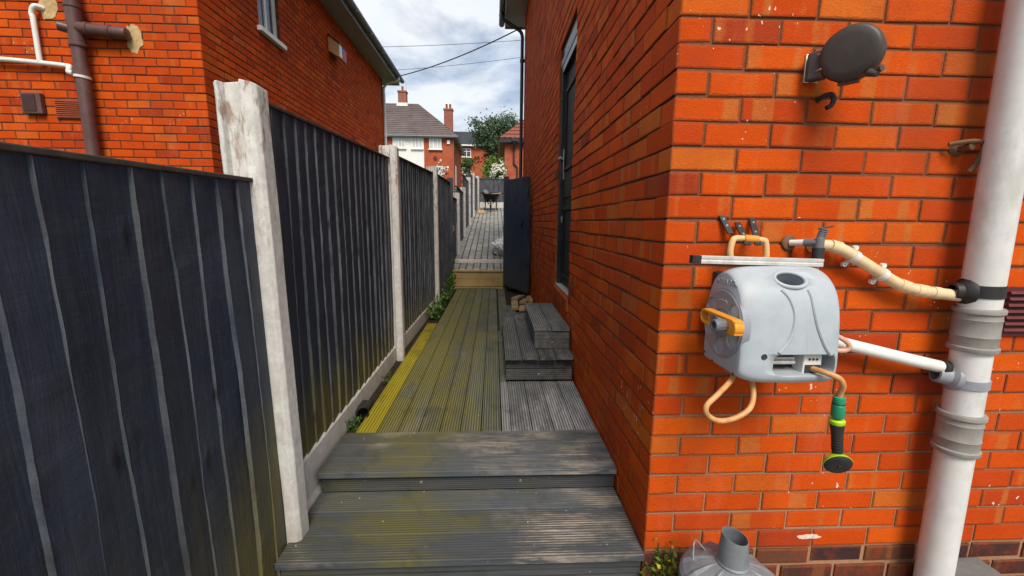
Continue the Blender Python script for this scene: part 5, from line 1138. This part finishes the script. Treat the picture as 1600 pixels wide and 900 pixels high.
q = MB(); q.lathe([(0.0,0.011),(0.022,0.012),(0.035,0.010),(0.0398,0.005),(0.0398,-0.002),(0.0,-0.002)], hd_ + fn_*0.002, fn_, 32)
q.lathe([(0.0,0.014),(0.005,0.014),(0.006,0.009)], hd_ + fn_*0.002, fn_, 14)
uu_ = fn_.cross(X).normalized(); ww_ = fn_.cross(uu_)
for rad, m_ in ((0.013, 8), (0.022, 12)):
    for k in range(m_):
        a = 2*math.pi*k/m_; q.lathe([(0.0,0.0125),(0.0015,0.012),(0.002,0.008)], hd_ + fn_*0.002 + (uu_*math.cos(a)+ww_*math.sin(a))*rad, fn_, 6)
q.build('rose', MAT['rubber_black'], t)
# tap
tx, tz = 1.074, 1.505
t = thing('garden_tap', (tx, YW, tz), 'weathered outdoor tap with a black hose connector above the aluminium rail', 'tap')
q = MB(); q.lathe([(0.0,0.010),(0.012,0.010),(0.026,0.006),(0.030,0.0),(0.030,-0.002)], (tx, YW-0.002, tz), (0,-1,0), 24); q.build('wall_plate', MAT['rust_metal'], t)
q = MB(); q.tube([(tx+0.0, YW-0.01, tz), (tx+0.022, YW-0.05, tz+0.003)], 0.0115, 14); q.build('spigot', MAT['plastic_white'], t)
q = MB(); tb = Vector((tx+0.047, YW-0.085, tz+0.006)); q.tube([(tx+0.022, YW-0.05, tz+0.003), tb], 0.014, 14); q.tube([tb + Z*0.012, tb - Z*0.02], 0.015, 16)
q.tube([tb + Z*0.005, tb + Vector((0.010, 0, 0.045))], [0.013, 0.010], 14)
for k in range(4): q.lathe([(0.010,-0.002),(0.0145,-0.001),(0.0145,0.001),(0.010,0.002)], tb + Vector((0.0055+0.0018*k, 0, 0.022+0.007*k)), (0.22,0,1), 16)
q.build('tap_body', MAT['handle_grey'], t)
q = MB(); tl = tb + Vector((0.010, 0, 0.047)); q.obox(tl + Vector((0.004,-0.004,0.004)), (1,-0.5,0.25), (0.5,1,0), Z, 0.022, 0.006, 0.0035); q.build('lever', MAT['rust_metal'], t, bevel=0.002)
q = MB(); q.lathe([(0.0,0),(0.017,0.0),(0.0185,0.006),(0.0175,0.03),(0.0195,0.045),(0.0195,0.055),(0.0,0.055)], tb - Z*0.018, (0.02,0,-1), 22); q.build('hose_connector', MAT['rubber_black'], t)
q = MB(); q.lathe([(0.0,0),(0.0185,0.0),(0.0185,0.008),(0.0,0.008)], tb - Z*0.0735, (0,0,-1), 22); q.build('locking_ring', MAT['connector_green'], t)
q = MB(); q.tube(smooth_pts([tb - Z*0.080, tb - Z*0.12, tb + Vector((-0.004,0.01,-0.20)), tb + Vector((-0.03,0.03,-0.26))], 5), 0.0085, 12); q.build('feed_hose', MAT['hose_pink'], t)
# cream waste pipe
cy_ = YW-0.045
t = thing('waste_pipe', (1.19, YW, 1.495), 'cream jointed waste pipe sloping from the tap down to the white soil pipe', 'waste pipe')
cp_ = [(1.158,YW-0.004,1.492),(1.165,YW-0.030,1.497),(1.195,cy_,1.497),(1.245,cy_,1.482),(1.31,cy_,1.447),(1.39,cy_,1.403),(1.455,cy_,1.368),(1.51,cy_-0.002,1.348),(1.585,cy_-0.008,1.333),(1.72,cy_-0.03,1.318)]
P_ = smooth_pts(cp_, 6); q = MB(); q.tube(P_, 0.0205, 20); q.build('pipe', MAT['pipe_cream'], t)
def ring(mb, i, r_, hw): d_ = (P_[min(i+1, len(P_)-1)] - P_[i-1]).normalized(); mb.lathe([(0.02,-hw),(r_,-hw),(r_,hw),(0.02,hw)], P_[i], d_, 22)
for i in (14, 40, 46, 49): q = MB(); ring(q, i, 0.0228, 0.020 if i != 49 else 0.012); q.build('joint', MAT['pipe_cream'], t)
for i in (22, 31):
    q = MB(); ring(q, i, 0.0235, 0.010); d_ = (P_[i+1]-P_[i-1]).normalized(); s_ = d_.cross(Y).normalized()
    for sg in (-1, 1):
        c = P_[i] + s_*0.034*sg + Y*0.016; q.obox(P_[i] + s_*0.026*sg + Y*0.012, s_, Y, d_, 0.010, 0.006, 0.005); q.lathe([(0.004,-0.006),(0.009,-0.006),(0.009,0.006),(0.004,0.006),(0.004,-0.006)], c, (0,-1,0), 16)
    q.build('clip', MAT['plastic_white'], t)
# white waste pipe below
t = thing('waste_pipe', (1.5, YW, 1.1), 'straight white waste pipe running from behind the hose reel to the grey boss', 'waste pipe')
q = MB(); q.tube([(1.06,YW-0.05,1.205),(1.30,YW-0.055,1.137),(1.55,YW-0.06,1.078),(1.70,YW-0.065,1.045)], 0.0225, 20); q.build('pipe', MAT['plastic_white'], t)
q = MB(); q.lathe([(0.022,-0.012),(0.028,-0.010),(0.028,0.012),(0.022,0.012)], (1.675,YW-0.064,1.0505), (0.97,-0.02,-0.22), 22); q.build('seal', MAT['rubber_black'], t)
# big white soil pipe
sp0, sp1 = Vector((1.776, 1.375, 0.0)), Vector((1.684, 1.368, 3.6)); sdn = (sp1-sp0).normalized()
def spz(z): return sp0 + sdn*((z-sp0.z)/sdn.z)
t = thing('soil_pipe', tuple(sp0), 'big white soil pipe with two grey couplings on the orange brick wall', 'soil pipe')
q = MB(); q.cyl(sp0, spz(EAVE_R+0.0), 0.0555, n=40); q.build('pipe', MAT['pipe_white'], t)
def coupling(zm, hh):
    q = MB(); q.lathe([(0.0555,-hh-0.006),(0.066,-hh-0.004),(0.068,-hh),(0.068,-hh+0.012),(0.0625,-hh+0.016),(0.0625,-hh+0.05),(0.0645,-hh+0.053),(0.0625,-hh+0.056),(0.0625,hh-0.04),(0.0645,hh-0.036),(0.0625,hh-0.033),(0.0625,hh-0.016),(0.0685,hh-0.012),(0.0685,hh),(0.066,hh+0.004),(0.0555,hh+0.005)], spz(zm), sdn, 40); q.build('coupling', MAT['pipe_grey'], t)
coupling(1.205, 0.075); coupling(0.808, 0.075)
q = MB(); q.lathe([(0.0555,-0.022),(0.0585,-0.022),(0.0585,0.022),(0.0555,0.022)], spz(1.345), sdn, 40)
b0_ = spz(1.345); q.lathe([(0.0,0.0),(0.050,0.0),(0.047,0.012),(0.030,0.026),(0.028,0.045),(0.0215,0.047)], b0_ + Vector((-0.040,0.012,-0.005)), (-1,0.22,-0.02), 28); tag(q.build('strap_boss', MAT['rubber_black'], t), 'black rubber strap boss')
q = MB(); q.lathe([(0.0555,-0.016),(0.0605,-0.016),(0.0605,0.016),(0.0555,0.016)], spz(1.005), sdn, 40)
b1_ = spz(1.015); q.lathe([(0.0,0.0),(0.052,0.0),(0.048,0.014),(0.034,0.024),(0.032,0.060),(0.024,0.062)], b1_ + Vector((-0.034,0.012,0.0)), (-1,0.32,0.18), 28); tag(q.build('grey_boss', MAT['reel_disc_grey'], t), 'grey clamped boss')
for z in (2.6,):
    q = MB(); q.lathe([(0.0555,-0.018),(0.062,-0.018),(0.062,0.018),(0.0555,0.018)], spz(z), sdn, 40); c = spz(z); q.box(c.x-0.03, c.x+0.03, c.y+0.055, YW, z-0.018, z+0.018); q.build('bracket', MAT['pipe_white'], t)
# red-brown louvred vent behind the soil pipe
t = thing('air_brick', (2.08, YW, 1.25), 'dark red louvred air brick half hidden behind the big white soil pipe', 'air brick')
q = MB(); q.box(1.93, 2.24, YW-0.010, YW-0.001, 1.155, 1.345); q.build('frame', MAT['dark_red_vent'], t)
q = MB()
for k in range(7): q.obox((2.085, YW-0.016, 1.178+k*0.024), (1,0,0), (0,1,-0.5), (0,0.5,1), 0.145, 0.011, 0.0055)
q.build('louvre', MAT['dark_red_vent'], t)
# rusty bracket behind the soil pipe
t = thing('rusty_bracket', (1.655, YW, 1.84), 'rusty old pipe bracket on the bricks just left of the white soil pipe', 'bracket')
q = MB(); q.lathe([(0.0,0.012),(0.02,0.012),(0.026,0.004),(0.028,-0.002)], (1.655, YW, 1.845), (0,-1,0), 18); q.tube([(1.655,YW-0.01,1.845),(1.655,YW-0.05,1.845)], 0.012, 12)
q.tube(smooth_pts([(1.60,YW-0.02,1.855),(1.655,YW-0.05,1.862),(1.69,YW-0.055,1.85),(1.685,YW-0.05,1.80),(1.67,YW-0.04,1.76)], 5), 0.008, 8); q.build('clamp', MAT['rust_metal'], t)
# round dark reel box on a swivel bracket
t = thing('clothes_line_reel', (1.11, YW, 2.10), 'round dark brown clothes line reel on a bracket high on the orange wall', 'clothes line reel')
rn_ = Vector((-0.78, -0.60, -0.12)).normalized(); rc_ = Vector((1.122, 1.345, 2.103))
q = MB(); q.lathe([(r_*0.89, h_*0.95) for r_, h_ in [(0.0,-0.050),(0.078,-0.050),(0.088,-0.042),(0.092,-0.004),(0.0895,-0.002),(0.0895,0.002),(0.092,0.004),(0.0915,0.016),(0.088,0.026),(0.080,0.032),(0.060,0.0345),(0.0,0.036)]], rc_, rn_, 56, 0, True); q.build('case', MAT['disc_brown'], t)
q = MB(); ru = rn_.cross(Z).normalized(); ru = ru if ru.x < 0 else -ru; rv = Z
e = rc_ + ru*0.083 - rn_*0.01 - Z*0.012
q.obox(e + ru*0.006, ru, rn_, Z, 0.026, 0.024, 0.046); q.build('arm', MAT['disc_brown'], t, bevel=0.008)
q = MB(); q.box(1.055, 1.105, YW-0.010, YW-0.001, 2.05, 2.14); q.box(1.058, 1.102, YW-0.075, YW-0.010, 2.068, 2.074); q.box(1.058, 1.102, YW-0.075, YW-0.010, 2.118, 2.124); q.cyl((1.07,YW-0.06,2.055), (1.07,YW-0.06,2.135), 0.005); q.build('wall_bracket', MAT['steel'], t, bevel=0.002)
q = MB(); e2 = rc_ - ru*0.053 - Z*0.069 + rn_*0.01; q.tube([e2, e2 - Z*0.012 - ru*0.022 + rn_*0.012], [0.012, 0.008], 12); q.tube([e2 - ru*0.010, e2 - ru*0.032 + rn_*0.010 + Z*0.004], [0.007, 0.010], 12); q.obox(rc_ - Z*0.084 - rn_*0.012, ru, rn_, Z, 0.026, 0.016, 0.005); q.build('line_end', MAT['disc_brown'], t, bevel=0.002)
t = MB(); t.tube(smooth_pts([(1.118,YW+0.0,1.995),(1.12,YW-0.025,2.003),(1.133,YW-0.040,2.005),(1.143,YW-0.042,1.990),(1.138,YW-0.040,1.970),(1.124,YW-0.038,1.962)], 5), 0.008, 10)
hk = t.build('wall_hook', MAT['rubber_black'], None, (1.12, YW, 1.99)); tag(hk, 'small dark hook in the mortar below the clothes line reel', 'hook')
# galvanised incinerator in front of the wall
ic = Vector((0.815, 1.20, 0))
t = thing('garden_incinerator', tuple(ic), 'galvanised bin incinerator with a chimney lid standing below the hose', 'incinerator')
q = MB(); q.lathe([(0.0,0.02),(0.125,0.02),(0.130,0.0),(0.133,0.03),(0.142,0.18),(0.144,0.185),(0.150,0.30),(0.153,0.305),(0.153,0.325),(0.147,0.325),(0.140,0.18),(0.0,0.10)], ic, Z, 48); q.build('bin', MAT['galvanised'], t)
q = MB(); V_ = []; nn = 60; prof_ = [(0.046,0.432,0),(0.062,0.428,0.2),(0.095,0.414,0.7),(0.130,0.394,1),(0.152,0.375,1),(0.162,0.360,0.3),(0.164,0.335,0)]
for (r_, h_, pl) in prof_:
    for k in range(nn):
        a = 2*math.pi*k/nn; pleat = (0.006 if k % 5 == 0 else -0.001)*pl; V_.append(ic + Vector((math.cos(a)*r_, math.sin(a)*r_, h_ + pleat)))
q.add(V_, [(i*nn+j, i*nn+(j+1) % nn, (i+1)*nn+(j+1) % nn, (i+1)*nn+j) for i in range(len(prof_)-1) for j in range(nn)], 0, False); q.build('lid', MAT['galvanised'], t, fix=True)
q = MB(); V_ = []
for (r_, h_, sl_) in ((0.052,0.436,0),(0.048,0.442,0),(0.0485,0.447,0),(0.0405,0.532,0.18),(0.039,0.532,0.18),(0.046,0.447,0)):
    for k in range(40):
        a = 2*math.pi*k/40; V_.append(ic + Vector((math.cos(a)*r_, math.sin(a)*r_, h_ - sl_*math.cos(a+0.5)*r_*1.0)))
q.add(V_, [(i*40+j, i*40+(j+1) % 40, (i+1)*40+(j+1) % 40, (i+1)*40+j) for i in range(5) for j in range(40)], 0, True); q.build('chimney', MAT['galvanised'], t)
q = MB(); q.tube(smooth_pts([ic + Vector((-0.055,0.075,0.415)), ic + Vector((-0.085,0.085,0.445)), ic + Vector((-0.10,0.07,0.44)), ic + Vector((-0.11,0.05,0.395))], 6), 0.003, 8); q.build('lid_handle', MAT['steel'], t)
# grey slab against the wall at the soil pipe's foot
q = MB(); q.box(1.80, 2.055, 1.02, YW-0.004, 0.0, 0.188); tag(q.build('concrete_slab', MAT['slab_grey'], None, (1.92, 1.2, 0), bevel=0.008), 'dark grey slab against the wall behind the foot of the soil pipe', 'slab')
# paint smear left on one brick
q = MB(); blob_patch(q, 1.30, YW-0.0035, 0.298, 0.055, 0.010, 22, 8); q.build('paint_smear', MAT['paint_smear'], house)
